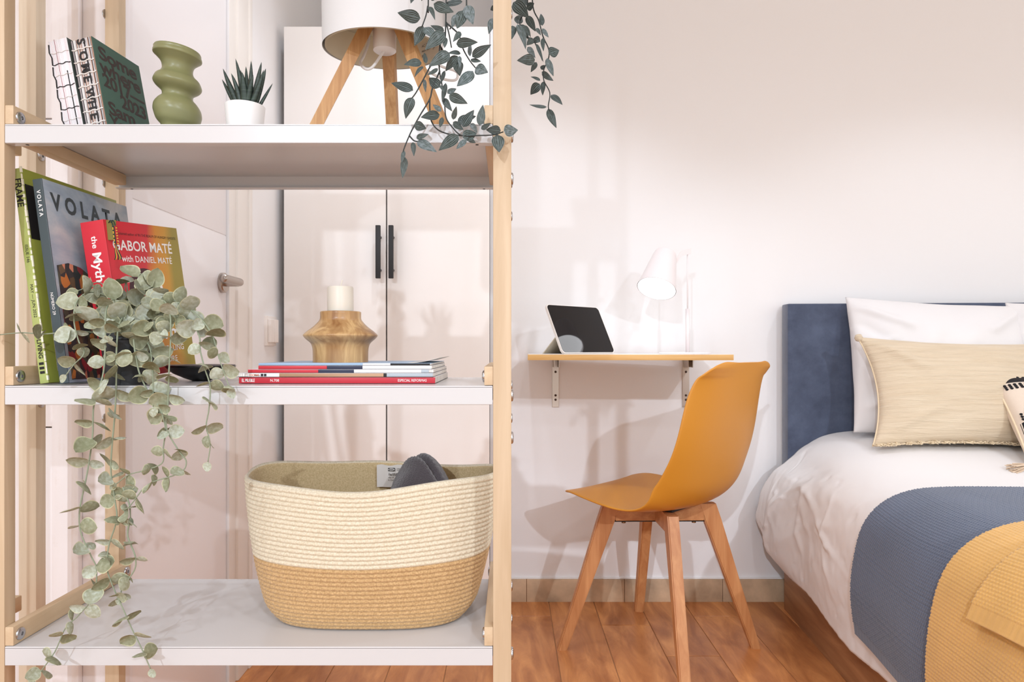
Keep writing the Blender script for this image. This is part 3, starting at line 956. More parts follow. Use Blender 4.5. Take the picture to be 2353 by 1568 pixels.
def leaf_mat(name, stops, vein, rough, rim=None, stripes=False):
    m, t, N, L, b = nt(name)
    tc = N.new('ShaderNodeTexCoord')
    sp = N.new('ShaderNodeSeparateXYZ'); L.new(tc.outputs['UV'], sp.inputs[0])
    ab = N.new('ShaderNodeMath'); ab.operation = 'SUBTRACT'; ab.inputs[1].default_value = 0.5; L.new(sp.outputs['Y'], ab.inputs[0])
    aa = N.new('ShaderNodeMath'); aa.operation = 'ABSOLUTE'; L.new(ab.outputs[0], aa.inputs[0])
    oi = N.new('ShaderNodeObjectInfo')
    n = noise_tex(t, coords(t, (3, 3, 3), 'Object'), 1.6, 3)
    ad = N.new('ShaderNodeMath'); ad.operation = 'ADD'; L.new(n, ad.inputs[0])
    mr = N.new('ShaderNodeMapRange'); mr.inputs['To Min'].default_value = -0.28; mr.inputs['To Max'].default_value = 0.28
    L.new(oi.outputs['Random'], mr.inputs[0]); L.new(mr.outputs[0], ad.inputs[1])
    col = ramp(t, ad.outputs[0], stops)
    mx = N.new('ShaderNodeMix'); mx.data_type = 'RGBA'
    if stripes:
        wv = N.new('ShaderNodeMath'); wv.operation = 'MULTIPLY'; wv.inputs[1].default_value = 42; L.new(aa.outputs[0], wv.inputs[0])
        sn = N.new('ShaderNodeMath'); sn.operation = 'SINE'; L.new(wv.outputs[0], sn.inputs[0])
        rg = N.new('ShaderNodeMapRange'); rg.inputs['From Min'].default_value = 0.2; rg.inputs['From Max'].default_value = 1.0; rg.inputs['To Max'].default_value = 0.75
        L.new(sn.outputs[0], rg.inputs[0]); L.new(rg.outputs[0], mx.inputs['Factor'])
        bump(t, b, sn.outputs[0], 0.35, 0.02)
    else:
        rg = N.new('ShaderNodeMapRange'); rg.inputs['From Min'].default_value = 0.43; rg.inputs['From Max'].default_value = 0.49; rg.inputs['To Max'].default_value = 0.8
        L.new(aa.outputs[0], rg.inputs[0]); L.new(rg.outputs[0], mx.inputs['Factor'])
    L.new(col, mx.inputs['A']); mx.inputs['B'].default_value = lin(vein)
    L.new(mx.outputs['Result'], b.inputs['Base Color'])
    b.inputs['Roughness'].default_value = rough
    return m
EUC = leaf_mat('eucalyptus_leaf', [(0.2, (128, 130, 100)), (0.45, (148, 150, 124)), (0.65, (164, 167, 146)), (0.85, (184, 190, 176))], (206, 204, 166), 0.75)
EUCS = plain('eucalyptus_stem', (140, 148, 124), 0.7)
A, U = leaf_grid('round')
EL = []
for k in range(3):
    B = A.copy()
    B[:, :, 2] *= (0.7, 1.2, -0.6)[k]
    B[:, :, 1] *= (1.0, 0.86, 0.95)[k]
    e_ = grid_mesh(B, U); e_.materials.append(EUC)
    e_.polygons.foreach_set('use_smooth', [True] * len(e_.polygons))
    EL.append(e_)
PX0, PY0 = (297 - VX) * 0.963 / F, 0.963
eu = empty('trailing_eucalyptus', (PX0, PY0, ZM), label='grey green eucalyptus with round leaves trailing from a black pot', cat='potted plant')
ep = lathe([(0.0, ZM + 0.0003), (0.0285, ZM + 0.0003), (0.0355, ZM + 0.062), (0.0375, ZM + 0.063), (0.0375, ZM + 0.071), (0.0355, ZM + 0.071), (0.033, ZM + 0.062), (0.0, ZM + 0.06)], PX0, PY0, 40, cap=False)
smooth_angle(ep)
link('pot', ep, plain('black_plastic_pot', (32, 32, 34), 0.5), eu)
NLEAF = [0]
rnd = random.Random(11)
def add_leaf(parent, meshes, p, d, nrm, size):
    d = d.normalized()
    y = nrm.cross(d)
    if y.length < 1e-5:
        y = d.orthogonal()
    y.normalize()
    z = d.cross(y)
    o = link('leaf', rnd.choice(meshes), None, parent, smooth=False)
    M = Matrix((d * size, y * size, z * size)).transposed().to_4x4()
    M.translation = p
    o.matrix_basis = M
    NLEAF[0] += 1
    return o
def eu_stem(pts, sp=0.0215, s0=0.024, s1=0.017, start=0.0, r=0.0012, ph=0.0):
    path = spline([P(*p) if len(p) == 3 else P(p[0], p[1], 0.902) for p in pts], 8)
    link('stem', tube(path, r, 7, r * 0.6), EUCS, eu)
    L_ = 0
    tot = sum((path[i + 1] - path[i]).length for i in range(len(path) - 1))
    nxt = start
    k = 0
    for i in range(len(path) - 1):
        seg = (path[i + 1] - path[i]).length
        while nxt <= L_ + seg and nxt <= tot:
            f = (nxt - L_) / max(seg, 1e-9)
            p = path[i].lerp(path[i + 1], f)
            tdir = (path[i + 1] - path[i]).normalized()
            view = Vector((0, 1, 0))
            a0 = tdir.cross(view)
            if a0.length < 0.1:
                a0 = Vector((1, 0, 0))
            a0.normalize()
            b0 = tdir.cross(a0).normalized()
            ang = ph + k * 1.35 + rnd.uniform(-0.35, 0.35)
            u = nxt / tot
            for sgn in (1, -1):
                q = (a0 * math.cos(ang) + b0 * math.sin(ang)) * sgn
                dd = q + tdir * rnd.uniform(-0.15, 0.5) + Vector((rnd.uniform(-.2, .2), rnd.uniform(-.3, .1), rnd.uniform(-.2, .2)))
                nn = tdir * rnd.choice((0.5, 1.0)) + Vector((rnd.uniform(-.5, .5), rnd.uniform(-1.5, -0.2), rnd.uniform(-.3, .7)))
                sz = (s0 + (s1 - s0) * u) * rnd.uniform(0.75, 1.35)
                add_leaf(eu, EL, p, dd, nn, sz)
            k += 1
            nxt += sp * 1.25 * rnd.uniform(0.8, 1.2)
        L_ += seg
    # a small leaf at the tip
    add_leaf(eu, EL, path[-1], path[-1] - path[-3], Vector((0, -1, 0.3)), s1 * 0.7)
C0 = (298, 790, 0.962)
# long strands hanging in front of the shelf
eu_stem([C0, (282, 705, .955), (256, 690, .935), (243, 722, .912), (242, 790, .905), (237, 860, .903), (216, 930, .902), (213, 1000, .902), (205, 1060, .902), (196, 1110, .9), (183, 1175, .9), (186, 1225, .9),
         (210, 1280, .9), (222, 1310, .9), (215, 1370, .898), (180, 1415, .896), (150, 1445, .895), (125, 1500, .894), (80, 1562, .893)], start=0.07, s0=0.027, s1=0.019, sp=0.0225)
eu_stem([C0, (290, 730, .945), (274, 745, .915), (268, 800, .908), (267, 880, .906), (264, 950, .906), (257, 1030, .906), (255, 1085, .906), (264, 1150, .906), (268, 1195, .905), (250, 1255, .904), (246, 1305, .902),
         (258, 1345, .9), (285, 1405, .898), (305, 1450, .896), (325, 1490, .895), (346, 1538, .894)], start=0.055, s0=0.026, s1=0.018, sp=0.0225, ph=0.6)
eu_stem([C0, (305, 740, .94), (306, 775, .915), (318, 850, .908), (343, 905, .906), (368, 940, .905), (380, 985, .904), (375, 1030, .904), (372, 1065, .904), (330, 1082, .904), (295, 1092, .904), (268, 1112, .904)], start=0.05, s0=0.026, s1=0.017, sp=0.022, ph=0.2)
eu_stem([C0, (340, 720, .95), (372, 690, .935), (390, 720, .915), (392, 780, .907), (388, 860, .904), (386, 930, .903), (383, 985, .902), (410, 1035, .902), (428, 1062, .902), (412, 1088, .902), (342, 1113, .902), (305, 1155, .902), (278, 1190, .902)], start=0.075, s0=0.026, s1=0.018, sp=0.0215, ph=1.0)
eu_stem([(300, 1190, .903), (293, 1228, .902), (301, 1253, .902), (311, 1281, .901), (309, 1310, .901), (283, 1348, .9), (276, 1372, .9)], start=0.004, s0=0.019, s1=0.017, sp=0.021)
eu_stem([(282, 1120, .903), (297, 1160, .903), (300, 1190, .903)], start=0.004, s0=0.018, s1=0.016)
eu_stem([C0, (318, 690, .955), (348, 660, .95), (400, 690, .935), (450, 722, .922), (485, 765, .913), (500, 812, .908), (515, 858, .904), (528, 893, .902)], start=0.055, s0=0.027, s1=0.021, sp=0.019, ph=0.4)
eu_stem([C0, (370, 720, .95), (430, 730, .93), (457, 770, .915), (460, 805, .908), (470, 845, .905), (483, 890, .903), (480, 942, .903), (474, 980, .902), (483, 1020, .902), (478, 1062, .902)], start=0.07, s0=0.024, s1=0.019, sp=0.0215, ph=0.9)
eu_stem([C0, (340, 790, .93), (350, 850, .907), (352, 890, .905), (352, 935, .904)], start=0.03, s0=0.026, s1=0.02, sp=0.021, ph=0.3)
eu_stem([C0, (270, 700, .95), (215, 672, .94), (178, 690, .925), (170, 735, .915), (180, 782, .91), (193, 812, .908), (170, 838, .906), (152, 862, .905)], start=0.06, s0=0.026, s1=0.018, sp=0.02, ph=0.7)
eu_stem([C0, (240, 770, .94), (190, 762, .92), (140, 765, .912), (95, 768, .908), (50, 765, .905), (-5, 770, .903)], start=0.075, s0=0.02, s1=0.018, sp=0.024, ph=0.2)
# crown
for (x, y, Y, s) in ((338, 650, .955, .028), (285, 668, .955, .024), (248, 692, .955, .024), (180, 668, .935, .026), (312, 705, .94, .026), (355, 702, .94, .026), (262, 722, .93, .027),
                     (222, 740, .925, .026), (335, 745, .92, .027), (405, 735, .925, .026), (250, 772, .91, .026), (285, 738, .918, .028), (370, 765, .912, .025)):
    eu_stem([C0, ((C0[0] + x) / 2, min(y, 760) - 12, (C0[2] + Y) / 2), (x, y, Y)], start=0.045 if abs(x - 298) > 25 else 0.03, s0=s, s1=s, sp=0.02, r=0.001, ph=rnd.uniform(0, 3))

# ================================================================== DARK HANGING VINE (from the shelf above the frame)
VINE = leaf_mat('vine_leaf', [(0.15, (28, 36, 32)), (0.45, (46, 56, 49)), (0.7, (78, 90, 88)), (0.9, (124, 134, 138))], (116, 130, 130), 0.36, stripes=True)
VSTEM = plain('vine_stem', (34, 40, 38), 0.5)
A, U = leaf_grid('ovate', 11, 7)
VL = []
for k in range(3):
    B = A.copy(); B[:, :, 2] *= (1.0, 0.55, -0.4)[k]
    e_ = grid_mesh(B, U); e_.materials.append(VINE)
    e_.polygons.foreach_set('use_smooth', [True] * len(e_.polygons))
    VL.append(e_)
K = 660 / 2352.0
def cv2(x, y, Y):
    return P(660 + x * K, y * K, Y)
ZU = ZS[3]
vp = empty('hanging_vine', ((1075 - VX) * 0.99 / F, 0.99, ZU), label='dark green pointed leaf vine hanging over the shelf edge', cat='potted plant')
vx, vy = vp.location.x, vp.location.y
pm2 = lathe([(0.0, ZU + 0.0003), (0.045, ZU + 0.0003), (0.06, ZU + 0.10), (0.062, ZU + 0.11), (0.058, ZU + 0.11), (0.055, ZU + 0.1), (0.0, ZU + 0.095)], vx, vy, 40, cap=False)
link('pot', pm2, plain('white_ceramic', (243, 240, 238), 0.4), vp)
def vstem(pts, Y=0.9, r=0.0011):
    path = spline([p if isinstance(p, Vector) else cv2(p[0], p[1], p[2] if len(p) > 2 else Y) for p in pts], 6)
    link('stem', tube(path, r, 7, r * 0.75), VSTEM, vp)
top = Vector((vx, vy, ZU + 0.1))
lip = lambda px: Vector(((px - VX) * 0.903 / F, 0.903, ZU + 0.004))
def vtop(px):
    return [top, Vector(((px - VX) * 0.93 / F, 0.935, ZU + 0.115)), lip(px)]
vstem(vtop(984) + [(1155, 0), (1150, 50), (1135, 130), (1105, 215)])
vstem(vtop(1072) + [(1468, 0), (1474, 45), (1440, 90), (1330, 240)])
vstem(vtop(1030) + [(1298, 180), (1285, 265), (1250, 380), (1245, 560), (1268, 700), (1288, 840), (1300, 960), (1350, 1040), (1430, 1110), (1570, 1110), (1690, 1104), (1770, 1080)])
vstem([(1300, 180, .901), (1325, 280, .9), (1345, 390, .9)])
vstem([(1300, 185, .901), (1390, 265, .9), (1412, 300, .9), (1440, 400, .9), (1490, 490, .9), (1540, 555, .9)])
vstem([(1245, 450, .902), (1180, 530, .9), (1120, 640, .898), (1060, 750, .898), (1025, 800, .897)])
vstem([(1250, 580, .903), (1190, 720, .903), (1167, 810, .902), (1090, 940, .9), (1040, 1030, .9), (1000, 1110, .9), (950, 1240, .898), (955, 1300, .898)])
vstem([(1167, 810, .902), (1168, 900, .902), (1180, 990, .902), (1230, 1060, .902), (1320, 1098, .902), (1430, 1112, .902)])
vstem([(1000, 1112, .9), (1035, 1150, .9), (1065, 1160, .899)])
# base, tip, width in crop pixels
VLF = [(1090, 150, 900, 105, 100), (1165, 55, 1210, 150, 40), (1200, 30, 1365, 105, 90), (1435, 15, 1250, 45, 75), (1470, 45, 1520, 195, 90), (1440, 85, 1390, 242, 95), (1390, 120, 1345, 225, 55), (1110, 212, 1045, 380, 92),
       (1125, 225, 1215, 312, 90), (1285, 255, 1175, 210, 48), (1285, 268, 1135, 395, 105), (1295, 305, 1290, 400, 40), (1420, 262, 1360, 338, 45), (1385, 360, 1555, 340, 80), (1498, 462, 1495, 338, 36), (1515, 465, 1668, 363, 75),
       (1330, 435, 1163, 537, 95), (1420, 438, 1315, 428, 48), (1395, 458, 1290, 582, 80), (1410, 460, 1415, 552, 32), (1395, 500, 1412, 620, 82), (1503, 485, 1590, 508, 42), (1540, 560, 1640, 588, 95), (1520, 582, 1390, 716, 105),
       (1100, 515, 957, 520, 75), (1138, 520, 1120, 425, 36), (1112, 545, 1040, 620, 36), (1235, 562, 1145, 618, 36), (1247, 716, 1158, 632, 85), (1125, 650, 1132, 757, 32), (1030, 742, 848, 670, 90), (1025, 798, 963, 967, 88),
       (1290, 578, 1255, 690, 32), (1248, 700, 1285, 752, 24), (1310, 765, 1388, 722, 45), (1325, 782, 1476, 847, 78), (1298, 680, 1268, 842, 42), (1280, 808, 1345, 908, 52), (1262, 912, 1190, 853, 42), (1248, 940, 1093, 957, 82),
       (1270, 960, 1250, 1050, 38), (1358, 980, 1386, 868, 42), (1438, 1040, 1527, 895, 88), (1395, 1005, 1545, 945, 88), (1575, 1030, 1605, 852, 66), (1358, 1000, 1442, 1066, 62), (1438, 1128, 1555, 1083, 92), (1500, 1012, 1562, 1086, 52),
       (1588, 1058, 1668, 1008, 42), (1748, 1070, 1628, 1064, 76), (1773, 1070, 1888, 1068, 98), (1722, 1104, 1735, 1252, 102), (1402, 1108, 1238, 1230, 96), (1462, 1140, 1384, 1227, 52), (1478, 1128, 1542, 1172, 46), (1042, 1022, 1140, 1052, 76),
       (1058, 1132, 1152, 1098, 46), (1065, 1155, 1222, 1240, 78), (1030, 1165, 1038, 1277, 42), (958, 1235, 935, 1337, 34), (965, 1288, 943, 1462, 56), (1060, -60, 1010, 14, 60), (1110, -50, 1100, 10, 30), (1170, -10, 1240, -50, 60)]
def vleaf(bx, by, tx, ty, wd_, Y, tilt=0.0):
    dy = rnd.uniform(-0.012, 0.008)
    b0, t0 = cv2(bx, by, Y), cv2(tx, ty, Y + dy)
    d = t0 - b0
    ln = d.length
    side = Vector((0, -1, 0)).cross(d).normalized()
    nrm = d.normalized().cross(side)
    nrm = (Vector((0, -1, 0)) + Vector((rnd.uniform(-.35, .35), 0, rnd.uniform(-.25, .45))))
    dn = d.normalized()
    nrm = (nrm - dn * nrm.dot(dn)).normalized()
    y = nrm.cross(dn)
    o = link('leaf', rnd.choice(VL), None, vp, smooth=False)
    wscale = wd_ * K * Y / F / 0.86
    M = Matrix((dn * ln, y * wscale, nrm * ln * 0.9)).transposed().to_4x4()
    M.translation = b0
    o.matrix_basis = M
for q in VLF:
    vleaf(*q, 0.9 + rnd.uniform(-0.006, 0.003))
# second trail outside the right post
vp2 = vp
YV = 1.06
vstem([top, Vector((0.02, 1.02, ZU + 0.12)), Vector((0.034, YV, ZU + 0.02)), (1955, -300, YV), (1968, 0, YV), (1962, 60, YV), (1930, 120, YV), (1905, 200, YV), (1960, 300, YV), (2010, 320, YV), (2050, 400, YV), (2090, 495, YV)])
vstem([Vector((0.034, YV, ZU + 0.02)), (2005, -250, YV), (2012, 50, YV), (2060, 170, YV), (2095, 300, YV), (2140, 400, YV), (2140, 480, YV), (2102, 570, YV), (2102, 660, YV), (2150, 760, YV), (2138, 870, YV), (2150, 910, YV)])
for q in [(1850, 20, 1980, 140, 110), (1960, 70, 2025, 25, 60), (2090, 210, 2075, 105, 45), (1960, 130, 2035, 257, 62), (1885, 200, 1962, 386, 72), (1885, 195, 1910, 115, 70), (1905, 200, 1977, 317, 72), (1935, 208, 1997, 297, 42),
          (2040, 230, 2077, 287, 32), (2090, 232, 2140, 312, 36), (2018, 312, 2072, 345, 66), (2092, 312, 2097, 417, 36), (2012, 320, 1962, 368, 52), (2143, 440, 2228, 408, 95), (1968, 385, 2032, 472, 46), (2028, 490, 1888, 492, 86),
          (2040, 360, 2097, 502, 28), (2042, 510, 1994, 592, 42), (2078, 568, 2108, 532, 36), (2130, 475, 2177, 632, 62), (2085, 588, 2178, 666, 66), (2072, 660, 1994, 623, 28), (2068, 688, 1986, 772, 86), (2097, 668, 2090, 782, 42),
          (2160, 778, 2256, 853, 62), (2125, 876, 1980, 862, 36), (2135, 893, 2203, 1048, 62), (1845, 210, 1838, 320, 70), (1850, 90, 1900, 40, 70), (1690, 150, 1648, 272, 62), (1700, 60, 1660, 80, 40), (1930, 0, 1860, 60, 90), (1900, -60, 1960, 40, 90), (1870, 60, 1920, 105, 80)]:
    vleaf(*q, YV + rnd.uniform(-0.012, 0.012))
lip2 = None

# ================================================================== BASKET ON THE BOTTOM SHELF
ZB = ZS[0]
BC = Vector((-0.2085, 1.064, ZB))
bk = empty('rope_basket', BC, label='round cornered rope basket, cream above and jute brown below', cat='basket')
def rope_mat(name, c1, c2):
    m, t, N, L, b = nt(name)
    n = noise_tex(t, coords(t, (1, 1, 1)), 420, 3)
    L.new(ramp(t, n, [(0.3, c1), (0.7, c2)]), b.inputs['Base Color'])
    b.inputs['Roughness'].default_value = 0.9
    b.inputs['Sheen Weight'].default_value = 0.2
    bump(t, b, n, 0.5, 0.0008)
    return m
CREAM = rope_mat('cream_rope', (198, 182, 154), (222, 211, 189))
JUTE = rope_mat('jute_rope', (168, 132, 86), (206, 170, 122))
HB = 0.208
NC, SEG, PER = 32, 460, 6
coil = HB / NC
def basket_r(th, s):
    """outer point at angle th, height fraction s"""
    c, sn = math.cos(th), math.sin(th)
    e = 2 / 3.0 if s < 2 else 1
    ax = 0.150 + 0.042 * s ** 0.8 + 0.004 * math.sin(PI * s)
    ay = 0.097 + 0.026 * s ** 0.8 + 0.006 * math.sin(PI * s)
    n_ = 3.2 - 1.0 * s
    rr = (abs(c) ** n_ + abs(sn) ** n_) ** (-1 / n_)
    x, y = ax * rr * c, ay * rr * sn
    # lean and dents of the soft wall
    x += 0.006 * s * math.sin(3 * th + 1) - (0.010 * s * (c < 0) * abs(c) if False else 0)
    y += 0.004 * s * math.sin(2 * th + 0.4)
    return x, y
def basket_wall(c0, c1, inner=False):
    rows = (c1 - c0) * PER
    A = np.zeros((SEG, rows + 1, 3))
    for k in range(SEG):
        th = 2 * PI * k / SEG
        for i in range(rows + 1):
            u = c0 + i / PER
            s = u / NC
            fr = u - math.floor(u)
            x, y = basket_r(th, min(s, 1))
            # rounded foot
            foot = max(0.0, 1 - s / 0.16)
            sc = 1 - 0.085 * foot ** 2
            ridge = 0.0027 * abs(math.sin(PI * fr)) ** 0.75 - 0.0027
            row = int(math.floor(u - 1e-6))
            br = 0.0007 * math.sin(k * 2 * PI / SEG * 105 + (1 if row % 2 else -1) * fr * 3.0 + row * 1.7)
            ln = math.hypot(x, y)
            off = ridge + br * abs(math.sin(PI * fr))
            if inner:
                off = -0.0085 - ridge * 0.6
            x, y = x * sc * (1 + off / ln), y * sc * (1 + off / ln)
            z = ZB + 0.0008 + s * HB + 0.006 * s * math.sin(2 * th + 2.2) + 0.0022 * s * math.sin(5 * th)
            A[k, i] = (BC.x + x, BC.y + y, z)
    return A
CB = 15
low = basket_wall(0, CB)
up = basket_wall(CB, NC)
link('lower_band', grid_mesh(low, closed_u=True), JUTE, bk)
link('upper_band', grid_mesh(up, closed_u=True), CREAM, bk)
inn = basket_wall(1, NC, True)[:, ::3]
rim = np.stack([up[:, -1], (up[:, -1] + inn[:, -1]) / 2 + np.array([0, 0, 0.0035]), inn[:, -1]], 1)
link('rim_coil', grid_mesh(rim, closed_u=True), CREAM, bk)
link('lining', grid_mesh(inn[:, ::-1], closed_u=True), rope_mat('inner_rope', (186, 160, 116), (214, 190, 148)), bk)
ring = [tuple(p) for p in low[::6, 1]]
link('bottom', mesh_from(ring, [tuple(range(len(ring)))]), JUTE, bk, smooth=False)
# label sewn to the inner back wall
lx0, lx1 = P(866, 0, 1.165).x, P(945, 0, 1.165).x
lz0, lz1 = P(0, 1120, 1.165).z, P(0, 1069, 1.165).z
A = np.zeros((14, 6, 3))
for i in range(14):
    for j in range(6):
        x = lx0 + (lx1 - lx0) * i / 13
        A[i, j] = (x, 1.166 + 0.0015 * math.sin(i * 1.1) - 0.002 * j / 5, lz0 + (lz1 - lz0) * j / 5 + 0.001 * math.sin(i * 0.9) * (j == 5))
lb = link('label_tag', grid_mesh(A), plain('tag_satin', (226, 218, 210), 0.4), bk)
def btext(s, px, py, size, **k):
    tm = text('print', s, size, INK, bk, Matrix(), **k)
    tm.matrix_parent_inverse = WM(bk).inverted()
    tm.matrix_basis = axes(P(px, py, 1.1615), (1, 0, 0), (0, 0, 1))
btext('1x LUS', 892, 1093, 0.0058, bold=0.02)
btext('min. 60', 892, 1099, 0.0032)
btext('a max', 892, 1105, 0.0042)
btext('DESIGN', 912, 1079, 0.0026)
btext('QUALITY', 912, 1082.5, 0.0026)
q = P(892, 1083, 1.1618)
lg = boxm(q.x, q.x + 0.0112, 1.1614, 1.1618, q.z, q.z + 0.0055, 0)
link('logo_block', lg, INK, bk, smooth=False)
el = lathe([(0.0, 0), (0.005, 0)], 0, 0, 24, cap=False)
el.transform(Matrix.Translation((q.x + 0.0056, 1.1610, q.z + 0.00275)) @ Matrix.Rotation(PI / 2, 4, 'X') @ Matrix.Diagonal((1.02, 0.44, 1, 1)))
link('logo_oval', el, plain('tag_satin', (226, 218, 210), 0.4), bk, smooth=False)
tm = text('logo_lettering', 'IKEA', 0.0036, INK, bk, Matrix(), bold=0.03)
tm.matrix_parent_inverse = WM(bk).inverted()
tm.matrix_basis = axes((q.x + 0.0017, 1.1606, q.z + 0.0015), (1, 0, 0), (0, 0, 1))

# dark towel stuffed in the basket
TOWEL = plain('towel_terry', (70, 62, 66), 0.95, bscale=700, bstr=0.9, bdist=0.002, sheen=0.5)
tw = None
A = np.zeros((46, 46, 3))
tc_ = P(968, 1075, 1.08)
for i in range(46):
    for j in range(46):
        a, c = -1 + 2 * i / 45, -1 + 2 * j / 45
        x = tc_.x + 0.062 * a - 0.004 * c
        y = 1.078 + 0.055 * c
        pk = max(0.0, 1 - abs(a - 0.02) ** 1.9)
        z = 0.575 + 0.108 * (pk ** 0.75) * (1 - 0.42 * (abs(c) ** 2.2)) 
        # second fold ridge in front
        fr = a * 0.8 + c * 0.9 + 0.15
        z -= 0.012 * math.exp(-((fr) / 0.13) ** 2)
        z += 0.006 * math.exp(-((fr + 0.3) / 0.16) ** 2)
        z += 0.003 * ns((x, y, z), 30, 3) + 0.0012 * math.sin((a * 0.9 - c * 0.5) * 60)
        A[i, j] = (x, y, z)
tw = link('towel', grid_mesh(A), TOWEL, None)
solidify(tw, 0.006)
tag(tw, 'dark grey terry towel stuffed into the rope basket', 'towel')

# ================================================================== WALL DESK
LAM = wood('desk_edge_oak', (214, 166, 98), (232, 190, 124), 'X', 1.6, 0.45, 20)
DTOP = plain('desk_top_white', (240, 232, 226), 0.35)
YD = 1.90
ZD = HC - (815.0 - VY) * YD / F
dk = empty('wall_desk', ((1213 - VX) * YD / F, YD, ZD), (0, 0, R(-1.8)), label='small wall mounted desk with oak edge on two metal brackets', cat='desk')
WDK = 468 * YD / F
box('desk_top', 0.0006, WDK - 0.0006, 0.001, 0.392, -0.0155, 0.0, DTOP, dk, 0.0006, inv=False)
box('edge_band', 0, WDK, -0.0004, 0.0014, -0.0158, -0.0002, LAM, dk, 0.0004, inv=False)
box('edge_band', -0.0004, 0.0012, 0, 0.392, -0.0158, -0.0002, LAM, dk, 0.0004, inv=False)
box('edge_band', WDK - 0.0012, WDK + 0.0004, 0, 0.392, -0.0158, -0.0002, LAM, dk, 0.0004, inv=False)
BRK = plain('bracket_metal', (196, 186, 176), 0.35, 0.85)
for px in (1276.5, 1576):
    x = (px - VX) * 2.3 / F
    br = empty('bracket', (x, 2.3, ZD - 0.02)); br.parent = dk; br.matrix_parent_inverse = WM(dk).inverted()
    zt, zb = ZD - 0.0155, HC - (936 - VY) * 2.3 / F
    COL.objects.unlink(br); bpy.data.objects.remove(br)
    mm = [boxm(x - 0.0115, x + 0.0115, 2.2985, 2.3045, zb, zt, 0.0008),
          boxm(x - 0.0105, x + 0.0105, 2.06, 2.303, zt - 0.003, zt, 0.0006),
          boxm(x - 0.0085, x - 0.0065, 2.24, 2.30, zt - 0.03, zt, 0),
          boxm(x + 0.0065, x + 0.0085, 2.24, 2.30, zt - 0.03, zt, 0)]
    dg = boxm(-0.006, 0.006, 0, 0.155, -0.0025, 0.0025, 0.0005)
    dg.transform(Matrix.Translation((x, 2.297, zb + 0.055)) @ Matrix.Rotation(R(130), 4, 'X') @ Matrix.Rotation(PI, 4, 'Z') @ Matrix.Rotation(0, 4, 'Z'))
    mm.append(dg) if False else None
    bo = link('bracket', join(*mm), BRK, dk, smooth=False)
    for pz in (855, 909, 919):
        z = HC - (pz - VY) * 2.298 / F
        sc = lathe([(0.0, 0), (0.004, 0), (0.0035, 0.0012), (0.0, 0.0016)], 0, 0, 16, cap=False)
        sc.transform(Matrix.Translation((x, 2.2985, z)) @ Matrix.Rotation(PI / 2, 4, 'X'))
        link('screw', sc, plain('screw_dark', (84, 70, 62), 0.4, 0.7), bo)

# desk lamp
LMW = plain('lamp_white', (238, 230, 230), 0.3)
YL = 2.10
dl = empty('desk_lamp', P(1580, 808, YL), label='white desk lamp with tilted cone shade, switched on', cat='desk lamp')
dl.location.z = ZD
bx_, by_ = P(1580, 0, YL).x, YL
bcx = P(1573, 0, YL).x
me = lathe([(0.0, ZD + 0.0003), (0.078, ZD + 0.0003), (0.079, ZD + 0.0015), (0.076, ZD + 0.0045), (0.0, ZD + 0.006)], bcx, by_, 56, cap=False)
smooth_angle(me)
link('base', me, LMW, dl)
zpt = P(0, 580, YL).z
link('pole', tube([(bx_, by_, ZD + 0.004), (bx_, by_, HC + (802 - 710) * YL / F)], 0.0062, 16), LMW, dl)
link('pole', tube([(bx_, by_, HC + (802 - 712) * YL / F), (bx_, by_, zpt)], 0.0022, 10), LMW, dl)
jt = P(1556, 600, YL - 0.01)
am = []
a0, a1 = P(1553, 602, YL - 0.012), P(1588, 577, YL)
midp = P(1566, 584, YL - 0.006)
pa = spline([a0, midp, a1], 8)
Vv, Ff = [], []
for i, p in enumerate(pa):
    hgt = 0.0085
    for dy_, dz_ in ((-0.002, -hgt), (0.002, -hgt), (0.002, hgt), (-0.002, hgt)):
        Vv.append((p.x, p.y + dy_, p.z + dz_))
for i in range(len(pa) - 1):
    for k in range(4):
        Ff.append((i * 4 + k, i * 4 + (k + 1) % 4, (i + 1) * 4 + (k + 1) % 4, (i + 1) * 4 + k))
Ff += [(3, 2, 1, 0), tuple((len(pa) - 1) * 4 + k for k in range(4))]
link('arm', mesh_from(Vv, Ff), LMW, dl, smooth=False)
tipc = P(1508.5, 664, YL - 0.055)
topc = P(1529, 584, YL)
axd = (topc - tipc)
ln = axd.length
zax = axd.normalized()
xa = zax.orthogonal().normalized()
Msh2 = Matrix((xa, zax.cross(xa), zax)).transposed().to_4x4(); Msh2.translation = tipc
shp = [(0.0585, 0.0), (0.0375, ln * 0.86), (0.034, ln * 0.97), (0.024, ln * 1.05), (0.0, ln * 1.07)]
pp = [(0.0585, 0.0)] + [(p.x, p.y) for p in spline([Vector((0.0365, ln * 0.90, 0)), Vector((0.032, ln * 1.01, 0)), Vector((0.020, ln * 1.08, 0)), Vector((0.0, ln * 1.10, 0))], 5)]
pp = [(max(r, 0), z) for r, z in pp]
inr = [(max(r - 0.0018, 0), z - 0.0015 if z > 0.01 else z) for r, z in reversed(pp)]
me = lathe(pp + inr, 0, 0, 56, cap=False)
me.transform(Msh2)
smooth_angle(me, 60)
link('lamp_shade', me, LMW, dl)
me = lathe([(0.0, 0.010), (0.054, 0.010), (0.054, 0.011), (0.0, 0.011)], 0, 0, 40, cap=False)
me.transform(Msh2)
link('bulb_diffuser', me, emit('lamp_glow', (250, 252, 255), 5.5), dl)

